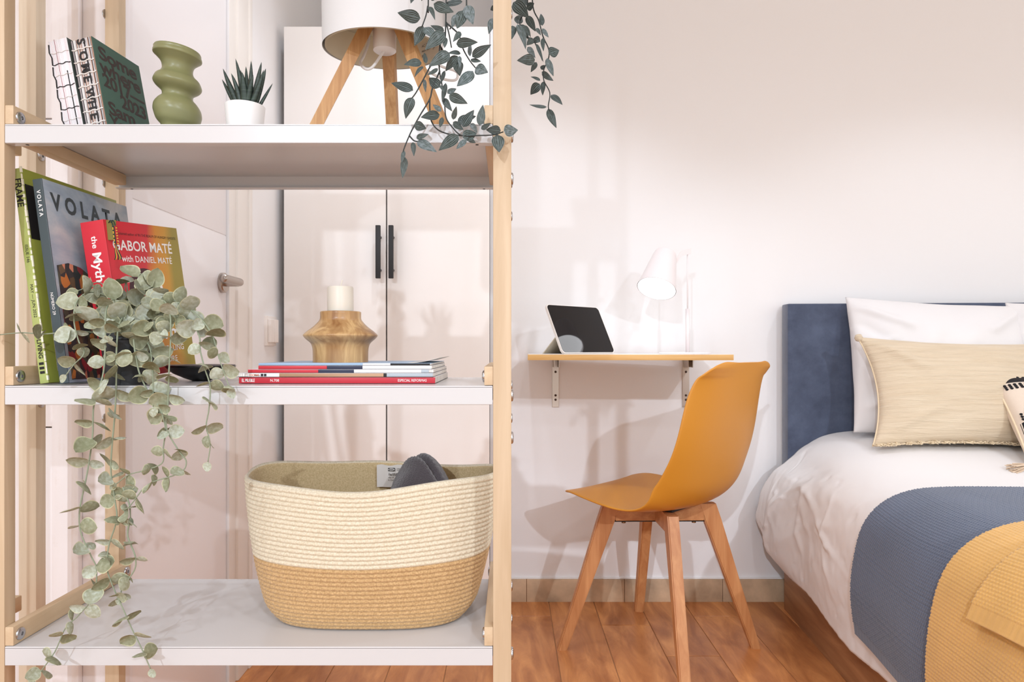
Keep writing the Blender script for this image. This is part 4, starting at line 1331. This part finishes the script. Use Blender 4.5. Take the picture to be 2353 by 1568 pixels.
# tablet on its folding stand
SCR = plain('tablet_screen', (16, 12, 13), 0.05, spec=0.28)
TBW = plain('tablet_case', (236, 230, 224), 0.4)
TBG = plain('tablet_case_inside', (206, 196, 176), 0.6)
ev = Vector((0.74, 0.672, 0)).normalized()
nh = Vector((ev.y, -ev.x, 0))
ln_t = R(26)
upv = (Vector((0, 0, 1)) * math.cos(ln_t) - nh * math.sin(ln_t)).normalized()
nf_ = ev.cross(upv).normalized()   # faces away from nh? fixed below
if nf_.dot(nh) < 0:
    nf_ = -nf_
tb0 = P(1294, 0, 1.965); tb0.z = ZD + 0.0035
tb = empty('tablet', tb0, label='tablet with dark screen in a white folding stand case', cat='tablet')
def slab(o, u, v_, n_, lu, lv, t0_, t1_, rad=0.012, seg=6):
    V, Fc = [], []
    out = []
    for cx_, cy_, a0_ in ((lu - rad, rad, -PI / 2), (lu - rad, lv - rad, 0), (rad, lv - rad, PI / 2), (rad, rad, PI)):
        for k in range(seg + 1):
            a = a0_ + PI / 2 * k / seg
            out.append((cx_ + rad * math.cos(a), cy_ + rad * math.sin(a)))
    n0 = len(out)
    for tt in (t0_, t1_):
        for x, y in out:
            V.append(o + u * x + v_ * y + n_ * tt)
    Fc = [tuple(reversed(range(n0))), tuple(n0 + k for k in range(n0))]
    for k in range(n0):
        Fc.append((k, (k + 1) % n0, n0 + (k + 1) % n0, n0 + k))
    return mesh_from(V, Fc)
LU, LV = 0.236, 0.161
link('case_back', slab(tb0, ev, upv, nf_, LU, LV, -0.008, -0.0005), TBW, tb, smooth=False)
scn = link('screen_body', slab(tb0 + ev * 0.0022 + upv * 0.0022, ev, upv, nf_, LU - 0.0044, LV - 0.0044, -0.003, 0.0), SCR, tb, smooth=False)
back0 = tb0 - nf_ * 0.008
hp = back0 + upv * 0.055
gz_ = ZD + 0.0008
ft = Vector((hp.x, hp.y, gz_)) - nh * 0.052
V = [hp, hp + ev * LU, ft + ev * LU, ft]
sk = link('stand_flap', mesh_from(V, [(0, 1, 2, 3)]), TBG, tb, smooth=False)
solidify(sk, 0.0025, 0)
fb = Vector((tb0.x, tb0.y, gz_)) - nh * 0.0
V = [ft, ft + ev * LU, fb + ev * LU + nh * 0.004, fb + nh * 0.004]
sk = link('stand_base', mesh_from(V, [(0, 1, 2, 3)]), TBW, tb, smooth=False)
solidify(sk, 0.0015, 0)

# ================================================================== CHAIR
MUST = plain('mustard_plastic', (206, 138, 42), 0.42, bscale=900, bstr=0.04, bdist=0.0003)
BEECH = wood('beech_leg', (186, 122, 74), (214, 156, 104), 'Z', 1.4, 0.45, 12)
chx = empty('chair', (0.425, 1.94, 0), (0, 0, R(136)), label='mustard plastic shell chair on splayed wooden legs at the desk', cat='chair')
prof = [(0.214, 0.425), (0.2125, 0.428), (0.207, 0.433), (0.193, 0.439), (0.155, 0.443), (0.09, 0.436), (0.0, 0.424), (-0.08, 0.421), (-0.14, 0.437), (-0.182, 0.48), (-0.205, 0.55), (-0.224, 0.63), (-0.242, 0.71), (-0.255, 0.765), (-0.2605, 0.788), (-0.2645, 0.803), (-0.2668, 0.8125), (-0.2675, 0.8155)]
hwid = [0.095, 0.125, 0.155, 0.180, 0.203, 0.217, 0.224, 0.228, 0.229, 0.226, 0.219, 0.211, 0.201, 0.188, 0.177, 0.162, 0.138, 0.105]
cp = spline([Vector((x, z, h)) for (x, z), h in zip(prof, hwid)], 4)
n = len(cp)
mT = 33
A = np.zeros((n, mT, 3))
for i, p in enumerate(cp):
    s = min(1.0, max(0.0, (i / 4 - 2) / 13.0))
    tn = (cp[min(i + 1, n - 1)] - cp[max(i - 1, 0)])
    tn = Vector((tn.x, tn.y)).normalized()
    nr = Vector((tn.y, -tn.x))    # towards sitter (up on the seat, forward on the back)
    if nr.y < 0 and s < 0.4:
        nr = -nr
    if s >= 0.4 and nr.x < 0:
        nr = -nr
    dish = 0.006 + 0.052 * math.exp(-((s - 0.52) / 0.13) ** 2) + 0.040 * math.exp(-((s - 0.80) / 0.18) ** 2)
    for j in range(mT):
        tt = -1 + 2 * j / (mT - 1)
        y = p.z * (math.sin(tt * PI / 2) * 0.25 + tt * 0.75)
        off = dish * abs(tt) ** 2.2
        tp_ = max(0.0, min(1.0, (s - 0.55) / 0.3))
        off *= (p.z / 0.2) if s > 0.9 or s < 0.1 else 1.0
        A[i, j] = (p.x + nr.x * off, y, p.y + nr.y * off * (1 - 0.9 * tp_))
sho = link('seat_shell', grid_mesh(A), MUST, chx, inv=False)
solidify(sho, 0.006, 0)
sb = sho.modifiers.new('sub', 'SUBSURF'); sb.levels = 1; sb.render_levels = 1
for k in range(4):
    a = R(45 + 90 * k)
    d = Vector((math.cos(a), math.sin(a), 0)); s = Vector((-d.y, d.x, 0))
    Vv = []
    secs = [(0.0, 0.262, 0.288, 0.0138, 0.0138), (0.20, 0.188, 0.226, 0.0146, 0.0146), (0.365, 0.127, 0.176, 0.015, 0.015), (0.412, 0.112, 0.160, 0.015, 0.015)]
    for z, r0, r1, h0, h1 in secs:
        Vv += [d * r0 - s * h0 + Vector((0, 0, z)), d * r1 - s * h0 + Vector((0, 0, z)), d * r1 + s * h0 + Vector((0, 0, z)), d * r0 + s * h0 + Vector((0, 0, z))]
    Ff = [(3, 2, 1, 0), (12, 13, 14, 15)]
    for i in range(3):
        for q_ in range(4):
            Ff.append((i * 4 + q_, i * 4 + (q_ + 1) % 4, (i + 1) * 4 + (q_ + 1) % 4, (i + 1) * 4 + q_))
    me = mesh_from(Vv, Ff)
    bm = bmesh.new(); bm.from_mesh(me)
    bmesh.ops.bevel(bm, geom=[e for e in bm.edges if abs(e.verts[0].co.z - e.verts[1].co.z) > 0.02], offset=0.003, segments=2, affect='EDGES')
    bm.to_mesh(me); bm.free()
    smooth_angle(me, 30)
    lg_ = link('leg', me, BEECH, chx, inv=False, smooth=False)
    gl = lathe([(0.0, 0.0002), (0.0105, 0.0002), (0.0115, 0.002), (0.0115, 0.005), (0.0, 0.005)], d.x * 0.275, d.y * 0.275, 20, cap=False)
    gl.transform(Matrix.Translation((0, 0, -0.004)))
    link('glide', gl, plain('glide_grey', (96, 84, 78), 0.6), lg_, inv=False)
    # black brace along the inside of the leg
    pth = [d * 0.178 + Vector((0, 0, 0.305)), d * 0.152 + Vector((0, 0, 0.362)), d * 0.02 + Vector((0, 0, 0.366))]
    Vv = []
    for p in pth:
        nrm_ = Vector((-d.x, -d.y, 0)) * 0.0 
        Vv += [p - s * 0.011, p + s * 0.011]
    pth2 = [d * 0.1700 + Vector((0, 0, 0.300)), d * 0.1450 + Vector((0, 0, 0.3615)), d * 0.01 + Vector((0, 0, 0.3615))]
    for p in pth2:
        Vv += [p - s * 0.011, p + s * 0.011]
    brc = mesh_from(Vv, [(0, 1, 3, 2), (2, 3, 5, 4), (6, 8, 9, 7), (8, 10, 11, 9), (0, 2, 8, 6), (2, 4, 10, 8), (1, 7, 9, 3), (3, 9, 11, 5), (0, 6, 7, 1), (4, 5, 11, 10)])
    link('brace', brc, BLACK, chx, inv=False, smooth=False)
    for rr_, zz_ in ((0.10, 0.360),):
        bt = lathe([(0.0, 0), (0.006, 0), (0.006, 0.004), (0.0, 0.005)], 0, 0, 12, cap=False)
        bt.transform(Matrix.Translation((d.x * rr_, d.y * rr_, zz_)) @ Matrix.Rotation(PI, 4, 'X'))
        link('brace_screw', bt, plain('screw_bronze', (150, 112, 74), 0.35, 0.8), chx, inv=False)
for k in range(2):
    a = R(45 + 90 * k)
    bm_ = boxm(-0.125, 0.125, -0.0145, 0.0145, 0.365, 0.4125 if k == 0 else 0.4122, 0.0015)
    bm_.transform(Matrix.Rotation(a, 4, 'Z'))
    link('cross_beam', bm_, wood('beech_beam', (186, 122, 74), (214, 156, 104), 'X', 1.4, 0.45, 12), chx, inv=False, smooth=False)
box('seat_mount', -0.09, 0.06, -0.08, 0.08, 0.4115, 0.4185, BLACK, chx, 0.003, inv=False)

# ================================================================== BED
BO = Vector((0.898, 2.232, 0))
BR = (0, 0, R(-4.5))
BM = Matrix.Translation(BO) @ Euler(BR).to_matrix().to_4x4()
BOARD = wood('bed_oak', (138, 92, 58), (186, 138, 96), 'Y', 1.0, 0.45, 9)
m, t, N, L, b = nt('headboard_fabric')
n = noise_tex(t, coords(t, (1, 1, 1)), 14, 6, 0.65)
L.new(ramp(t, n, [(0.3, (60, 68, 88)), (0.7, (82, 92, 114))]), b.inputs['Base Color'])
b.inputs['Roughness'].default_value = 0.9; b.inputs['Sheen Weight'].default_value = 0.4
bump(t, b, noise_tex(t, coords(t, (1, 1, 1)), 700, 2), 0.3, 0.0006)
NAVYF = m
bed = empty('bed', BO, BR, label='bed with navy upholstered headboard and oak side board', cat='bed')
W_BED, L_BED = 1.38, 1.92
box('headboard', 0.012, W_BED + 0.03, 0.0, 0.062, 0.12, 0.998, NAVYF, bed, 0.006, inv=False)
box('side_board', 0.0, 0.022, -L_BED, -0.002, 0.0, 0.285, BOARD, bed, 0.0015, inv=False)
box('side_board', W_BED - 0.022, W_BED, -L_BED, -0.002, 0.0, 0.285, BOARD, bed, 0.0015, inv=False)
box('foot_board', 0.0222, W_BED - 0.0222, -L_BED, -L_BED + 0.022, 0.0, 0.285, BOARD, bed, 0.0015, inv=False)
box('mattress', 0.025, W_BED - 0.025, -L_BED + 0.025, -0.004, 0.24, 0.49, plain('mattress_cotton', (236, 232, 228), 0.9), bed, 0.03, inv=False)

def sm_(a, b_, x):
    x = max(0, min(1, (x - a) / (b_ - a)))
    return x * x * (3 - 2 * x)
def bed_path(y, hem, off=0.0, sag=0.0):
    """(x,z) outline across the bed from the middle over the left edge down to the hem"""
    zt = 0.517
    md = 0.068 * sm_(-0.62, -0.12, y)
    bul = 0.050 * sm_(-0.34, -0.06, y)
    pts = [(W_BED - 0.02, zt + md), (0.9, zt + md), (0.45, zt + md), (0.25, zt + md), (0.14, zt + md * 0.85 - 0.002), (0.07, zt + md * 0.45 - 0.010), (0.018, zt + md * 0.05 - 0.034), (-0.016 - bul * 0.4, zt - 0.075), (-0.034 - bul * 0.8, zt - 0.14),
           (-0.042 - bul, zt - 0.22), (-0.040 - bul * 0.9, zt - 0.30)]
    pts = [p for p in pts if p[1] > hem + 0.03 or p[0] > 0.1]
    pts.append((-0.034 - bul * 0.7 * (hem > 0.2), hem))
    P2 = spline([Vector((x, z, 0)) for x, z in pts], 10)
    if off:
        out = []
        for i, p in enumerate(P2):
            d = (P2[min(i + 1, len(P2) - 1)] - P2[max(i - 1, 0)]).normalized()
            out.append(p + Vector((d.y, -d.x, 0)) * off)
        P2 = out
    return P2
def resample(P2, xs):
    """points at arc lengths xs measured from the hem end"""
    P2 = list(reversed(P2))
    acc = [0.0]
    for i in range(len(P2) - 1):
        acc.append(acc[-1] + (P2[i + 1] - P2[i]).length)
    res = []
    j = 0
    for x in xs:
        while j < len(acc) - 2 and acc[j + 1] < x:
            j += 1
        f = (x - acc[j]) / max(1e-9, acc[j + 1] - acc[j])
        res.append(P2[j].lerp(P2[j + 1], min(max(f, 0), 1.0)))
    return res, acc[-1]

# duvet
LINEN = plain('white_cotton', (230, 227, 226), 0.85, sheen=0.2, bscale=900, bstr=0.15, bdist=0.0003)
ys = np.concatenate([np.linspace(0.0, -0.9, 150), np.linspace(-0.92, -1.90, 60)])
na = 150
A = np.zeros((len(ys), na, 3))
for i, y in enumerate(ys):
    hem = 0.245 - 0.075 * sm_(-0.03, -0.13, y) - 0.035 * sm_(-0.13, -0.5, y) + 0.010 * math.sin(y * 14)
    p2 = bed_path(y, hem)
    _, tot = resample(p2, [0])
    xs_ = np.concatenate([np.linspace(0, 0.62, 110), np.linspace(0.635, tot, 40)])
    pr3, _ = resample(p2, xs_)
    for k, p in enumerate(pr3):
        u = xs_[k]
        q = Vector((p.x, y, p.y))
        side = 1 - sm_(0.30, 0.5, u)
        w1 = ns((u, y, 0), 5, 1.3) * 0.012 * (0.35 + 0.65 * side)
        cre = 0
        for (ya, ua, yb, ub, hgt, wd_) in ((-0.10, 0.33, -0.62, 0.17, 0.009, 0.010), (-0.05, 0.27, -0.22, 0.24, 0.006, 0.006), (-0.09, 0.30, -0.16, 0.10, 0.005, 0.006), (-0.24, 0.31, -0.30, 0.06, 0.004, 0.008), (-0.30, 0.20, -0.56, 0.21, 0.004, 0.006), (-0.18, 0.16, -0.30, 0.20, 0.004, 0.006), (-0.40, 0.34, -0.52, 0.08, 0.004, 0.009), (-0.05, 0.12, -0.13, 0.16, 0.005, 0.006), (-0.06, 0.20, -0.30, 0.33, 0.006, 0.009), (-0.15, 0.10, -0.55, 0.30, 0.004, 0.012), (-0.07, 0.08, -0.17, 0.30, 0.007, 0.008), (-0.2, 0.36, -0.36, 0.12, 0.005, 0.012)):
            dy_, du_ = yb - ya, ub - ua
            tt = ((y - ya) * dy_ + (u - ua) * du_) / (dy_ * dy_ + du_ * du_)
            if -0.1 < tt < 1.1:
                ds = math.hypot(y - ya - tt * dy_ + 0.012 * math.sin(tt * 9), u - ua - tt * du_)
                cre += hgt * math.exp(-(ds / wd_) ** 2) * (1 - abs(2 * tt - 1) ** 4)
        w2 = (ns((u * 1.4, y, 3), 11, 5) * 0.005 + abs(ns((u, y * 1.3, 7), 24, 2)) * 0.0032) * side
        dsp = w1 + w2 + cre
        if u < 0.3:
            q.x -= dsp
        else:
            f = sm_(0.3, 0.42, u)
            q.x -= dsp * (1 - f); q.z += dsp * f * 0.6
        q.z += 0.004 * ns((u, y, 0), 3, 9)
        A[i, k] = q
dv = link('duvet', grid_mesh(A), LINEN, None)
dv.location = BO; dv.rotation_euler = BR
solidify(dv, 0.012)
tag(dv, 'white crumpled duvet covering the bed and hanging over its side', 'duvet')

# knitted throws: every stitch is raised geometry
def knit_mat(name, c, c2):
    return plain(name, c, 0.95, sheen=0.35, bscale=1500, bstr=0.4, bdist=0.0004, var=0.04)
def throw(name, y0, y1, hem_f, off, mat, label, pitch=(0.0062, 0.0066), amp=0.0024, rib=0.028, inner=0.62, edge=None, parent=None, cat='blanket', du=0.00175, skew=0.0):
    nv = int(abs(y1 - y0) / 0.0018)
    ysv = np.linspace(y0, y1, nv)
    nfine = int(inner / du)
    A = np.zeros((nv, nfine + 12, 3))
    for i, y in enumerate(ysv):
        hem = hem_f(y)
        wob = 0.004 * math.sin(y * 23 + 1) + 0.003 * math.sin(y * 51)
        ob = off + 0.004 * sm_(y0 - 0.03, y0, y)
        p2 = bed_path(y, hem, off)
        _, tot = resample(p2, [0])
        xs_ = np.concatenate([np.linspace(0, inner, nfine), np.linspace(inner + 0.01, max(tot, inner + 0.1), 12)])
        pr3, _ = resample(p2, xs_)
        pr3 = np.array([(p.x, p.y) for p in pr3])
        d = np.gradient(pr3, axis=0)
        d /= np.linalg.norm(d, axis=1)[:, None] + 1e-12
        nrm = np.stack([-d[:, 1], d[:, 0]], 1)
        u = xs_
        row = np.floor(u / pitch[0])
        a = np.abs(np.sin(PI * u / pitch[0])) ** 0.6
        bq = np.abs(np.sin(PI * ((y - y0) / pitch[1] + 0.37 * row))) ** 0.6
        h = amp * (a * (0.25 + 0.75 * bq))
        # flat ribbed hem
        hr = amp * 0.55 * np.abs(np.sin(PI * (y - y0) / 0.0042)) * np.ones_like(u) * (0.6 + 0.4 * np.abs(np.sin(PI * u / 0.005)))
        h = np.where(u < rib, hr, h)
        h[nfine:] = 0
        fold = 0.006 * np.sin((y - y0) * 16 + u * 3) * np.clip(1 - u / 0.45, 0, 1)
        tilt = skew * np.clip(1 - u / 0.35, 0, 1)
        A[i, :, 0] = pr3[:, 0] + nrm[:, 0] * (h) - fold * 0.8 - 0.002
        A[i, :, 1] = y + wob * 0.3 + tilt
        A[i, :, 2] = pr3[:, 1] + nrm[:, 1] * (h)
    me = grid_mesh(A)
    o = link(name, me, mat, parent, inv=False)
    if parent is None:
        o.location = BO; o.rotation_euler = BR
        tag(o, label, cat)
    solidify(o, 0.005, -1)
    return o
BLUE = knit_mat('blue_knit', (80, 91, 112), None)
YELL = knit_mat('mustard_knit', (214, 166, 92), None)
throw('blue_blanket', -0.69, -1.32, lambda y: 0.205 + 0.012 * math.sin(y * 9), 0.024, BLUE, 'slate blue knitted blanket draped over the side of the bed', inner=0.66)
yb_ = throw('mustard_blanket', -1.045, -1.50, lambda y: 0.17, 0.040, YELL, 'mustard yellow knitted blanket laid over the blue one', inner=0.66)
yr = yb_
fl_ = throw('folded_layer', -1.165, -1.52, lambda y: 0.40 - 0.05 * (y + 1.12), 0.056, YELL, '', inner=0.42, parent=yr, amp=0.0025)

# pillows and cushions
def pillow_surface(w_, h_, th, pinch=0.06, n=44, seed=0, wr=0.004, folds=None):
    A = np.zeros((n, n, 3)); B = np.zeros((n, n, 3))
    for i in range(n):
        for j in range(n):
            u, v_ = -1 + 2 * i / (n - 1), -1 + 2 * j / (n - 1)
            u, v_ = math.sin(u * PI / 2) * 0.5 + u * 0.5, math.sin(v_ * PI / 2) * 0.5 + v_ * 0.5
            x = w_ / 2 * u * (1 - pinch * (1 - v_ * v_))
            z = h_ / 2 * v_ * (1 - pinch * (1 - u * u))
            e = max(0.0, (1 - u ** 2) * (1 - v_ ** 2))
            t_ = th / 2 * e ** 0.42
            wn = wr * ns((x, z, seed), 14, seed) * e ** 0.3 + wr * 0.8 * math.sin(6 * math.atan2(v_, u) + seed) * e ** 0.5 * (1 - e) ** 0.8
            z2 = z
            if folds:
                for (fu, fv, gu, gv, hh, ww) in folds:
                    du_, dv2 = gu - fu, gv - fv
                    q_ = ((u - fu) * du_ + (v_ - fv) * dv2) / (du_ * du_ + dv2 * dv2)
                    if -0.15 < q_ < 1.15:
                        dd = math.hypot(u - fu - q_ * du_, v_ - fv - q_ * dv2)
                        wn += hh * math.exp(-(dd / ww) ** 2) * max(0.0, 1 - abs(2 * q_ - 1) ** 3)
            A[i, j] = (x, -t_ - wn, z2)
            B[i, j] = (x, t_ + wn, z2)
    return A, B
def pillow(name, label, cat, ctr, rot, w_, h_, th, mat, group=None, pinch=0.06, seed=0, wr=0.004, fx=None, n=44, folds=None):
    e = empty(name, ctr, rot, label=label, cat=cat, group=group)
    A, B = pillow_surface(w_, h_, th, pinch, n, seed, wr, folds)
    if fx:
        A = fx(A)
    me = join(grid_mesh(A[:, ::-1] if False else A), grid_mesh(B[::-1]))
    bm = bmesh.new(); bm.from_mesh(me)
    bmesh.ops.remove_doubles(bm, verts=bm.verts, dist=0.0004)
    bmesh.ops.recalc_face_normals(bm, faces=bm.faces)
    bm.to_mesh(me); bm.free()
    link('cover', me, mat, e, inv=False)
    return e, A
PIL = plain('pillow_cotton', (228, 225, 225), 0.85, sheen=0.2, bscale=900, bstr=0.1, bdist=0.0003)
pillow('bed_pillow', 'white pillow leaning on the navy headboard, outer side of the bed', 'pillow', (1.325, 2.108, 0.79), (R(-17), R(3.5), R(-5)), 0.53, 0.44, 0.15, PIL, seed=2.0, wr=0.011, pinch=0.05, n=80, folds=[(-0.98, 0.85, -0.3, 0.5, 0.012, 0.06), (-0.95, 0.6, -0.45, 0.1, -0.010, 0.07), (-0.9, 0.2, -0.55, 0.35, 0.009, 0.05), (-0.9, -0.3, -0.6, -0.1, 0.008, 0.05), (-0.95, -0.7, -0.4, -0.4, 0.010, 0.06), (0.95, 0.9, 0.5, 0.5, 0.010, 0.06)])
pillow('bed_pillow', 'white pillow leaning on the headboard behind the patterned cushion', 'pillow', (1.80, 2.068, 0.785), (R(-17), 0, R(-4)), 0.49, 0.44, 0.14, PIL, seed=4.0, wr=0.011, pinch=0.05, n=80, folds=[(-0.98, 0.85, -0.3, 0.5, 0.012, 0.06), (-0.95, 0.6, -0.45, 0.1, -0.010, 0.07), (-0.9, 0.2, -0.55, 0.35, 0.009, 0.05), (-0.9, -0.3, -0.6, -0.1, 0.008, 0.05), (-0.95, -0.7, -0.4, -0.4, 0.010, 0.06), (0.95, 0.9, 0.5, 0.5, 0.010, 0.06)])
# beige muslin cushion
m, t, N, L, b = nt('beige_muslin')
v = coords(t, (7, 7, 95))
n1 = noise_tex(t, v, 1.0, 5, 0.6, 0.5)
L.new(ramp(t, n1, [(0.3, (206, 186, 158)), (0.7, (216, 198, 172))]), b.inputs['Base Color'])
b.inputs['Roughness'].default_value = 0.9; b.inputs['Sheen Weight'].default_value = 0.25
bump(t, b, n1, 0.9, 0.006)
MUS = m
cu, CA = pillow('muslin_cushion', 'beige crinkled muslin cushion with a fringed hem', 'cushion', (1.345, 1.968, 0.722), (R(-21), R(1.5), R(-4)), 0.62, 0.335, 0.13, MUS, pinch=0.115, seed=6.0, wr=0.007, n=70, folds=[(-0.95, 0.9, -0.5, 0.3, 0.010, 0.07), (-0.9, -0.8, -0.4, -0.3, 0.008, 0.07), (0.1, -0.9, 0.15, -0.2, 0.006, 0.05), (0.45, -0.95, 0.4, -0.3, 0.006, 0.05)])
FRG = plain('fringe_cotton', (228, 208, 176), 0.95)
fm = []
rf = random.Random(5)
n_ = CA.shape[0]
for k in range(230):
    f = rf.uniform(0.01, 0.99) * (n_ - 1)
    i = int(f)
    p = Vector(CA[i, 0]).lerp(Vector(CA[min(i + 1, n_ - 1), 0]), f - i)
    pts_ = [p + Vector((0, 0.002, 0.002))]
    for s_ in range(1, 5):
        pts_.append(pts_[0] + Vector((rf.uniform(-.009, .009), -0.008 * s_ + rf.uniform(-.005, .004), -0.0022 * s_ + rf.uniform(-.002, .006))))
    fm.append(tube(spline(pts_, 3), 0.0011, 5))
fo = link('fringe', join(*fm), FRG, cu, inv=False)
fo['kind'] = 'stuff'
for i in (0, n_ - 1):   # side seam piping
    link('seam', tube([Vector(CA[i, j]) for j in range(n_)], 0.0022, 6), FRG, cu, inv=False)
kn = lathe([(0.0, -0.012), (0.009, -0.008), (0.012, 0.0), (0.009, 0.009), (0.0, 0.012)], CA[0, -1, 0] + 0.004, CA[0, -1, 1], 14, cap=False)
kn.transform(Matrix.Translation((0, 0, CA[0, -1, 2] - 0.004)))
link('corner_knot', kn, MUS, cu, inv=False)
# black and white woven cushion
WOV = plain('woven_natural', (226, 208, 190), 0.95, bscale=420, bstr=0.7, bdist=0.001)
BLKW = plain('woven_black', (30, 27, 30), 0.95, bscale=500, bstr=0.6, bdist=0.001)
wc, WA = pillow('woven_cushion', 'natural woven cushion with black tufted bands and corner tassels', 'cushion', (1.555, 1.83, 0.645), (R(-42), R(4), R(-6)), 0.40, 0.29, 0.14, WOV, pinch=0.04, seed=8.0, wr=0.002, n=60)
def wpt(u, v_, off=0.0):
    """point on the front of the woven cushion, u,v in 0..1"""
    n = WA.shape[0] - 1
    fi, fj = u * n, v_ * n
    i, j = min(int(fi), n - 1), min(int(fj), n - 1)
    p = (Vector(WA[i, j]) * (1 - fi + i) * (1 - fj + j) + Vector(WA[i + 1, j]) * (fi - i) * (1 - fj + j) + Vector(WA[i, j + 1]) * (1 - fi + i) * (fj - j) + Vector(WA[i + 1, j + 1]) * (fi - i) * (fj - j))
    return p + Vector((0, -off, 0))
def band(v0, v1):
    A = np.array([[[*wpt(u, v_, 0.0016)] for v_ in np.linspace(v0, v1, 7)] for u in np.linspace(0.012, 0.988, 60)])
    link('woven_band', grid_mesh(A), BLKW, wc, inv=False)
def tufts(v_, cnt=26):
    ms = []
    for k in range(cnt):
        for dv_ in (-0.022, 0.0, 0.022):
            p = wpt(0.02 + 0.96 * (k + 0.5) / cnt, min(max(v_ + dv_, 0.01), 0.99), 0.001)
            e_ = lathe([(0.0, -0.0042), (0.0032, -0.0024), (0.0042, 0), (0.0032, 0.0024), (0.0, 0.0042)], 0, 0, 8, cap=False)
            e_.transform(Matrix.Translation(p) @ Matrix.Diagonal((1.15, 0.7, 0.95, 1)))
            ms.append(e_)
    o = link('tuft_row', join(*ms), BLKW, wc, inv=False)
    o['kind'] = 'stuff'
for v0, v1, tr_ in ((0.83, 0.93, (0.965, 0.775)), (0.33, 0.43, (0.475, 0.275)), (0.04, 0.09, (0.16,))):
    band(v0, v1)
    for q_ in tr_:
        tufts(q_)
link('seam', tube([Vector(WA[0, j]) for j in range(0, 60)], 0.003, 6), FRG, wc, inv=False)
# tassels hang straight down in the world: built in world space
TAS = plain('tassel_cotton', (222, 198, 172), 0.95)
def tassel(top_, dirn, ln=0.07):
    ms = []
    d = dirn.normalized()
    o1 = d.orthogonal().normalized(); o2 = d.cross(o1)
    ms.append(tube([top_, top_ + d * 0.012], 0.004, 8, 0.006))
    for k in range(46):
        a, rr_ = rf.uniform(0, 2 * PI), rf.uniform(0.2, 1)
        sp_d = (o1 * math.cos(a) + o2 * math.sin(a)) * rr_
        pts_ = [top_ + d * 0.009 + sp_d * 0.004, top_ + d * ln * 0.45 + sp_d * 0.010, top_ + d * ln * rf.uniform(0.9, 1.05) + sp_d * 0.017]
        ms.append(tube(spline(pts_, 3), 0.0011, 5))
    link('tassel', join(*ms), TAS, wc)
WMw = WM(wc)
tl, bl = WMw @ Vector(WA[0, -1]), WMw @ Vector(WA[0, 0])
tassel(tl, Vector((-0.02, -0.42, -1)), 0.085)
tassel(bl, Vector((-1, -0.2, -0.16)), 0.06)
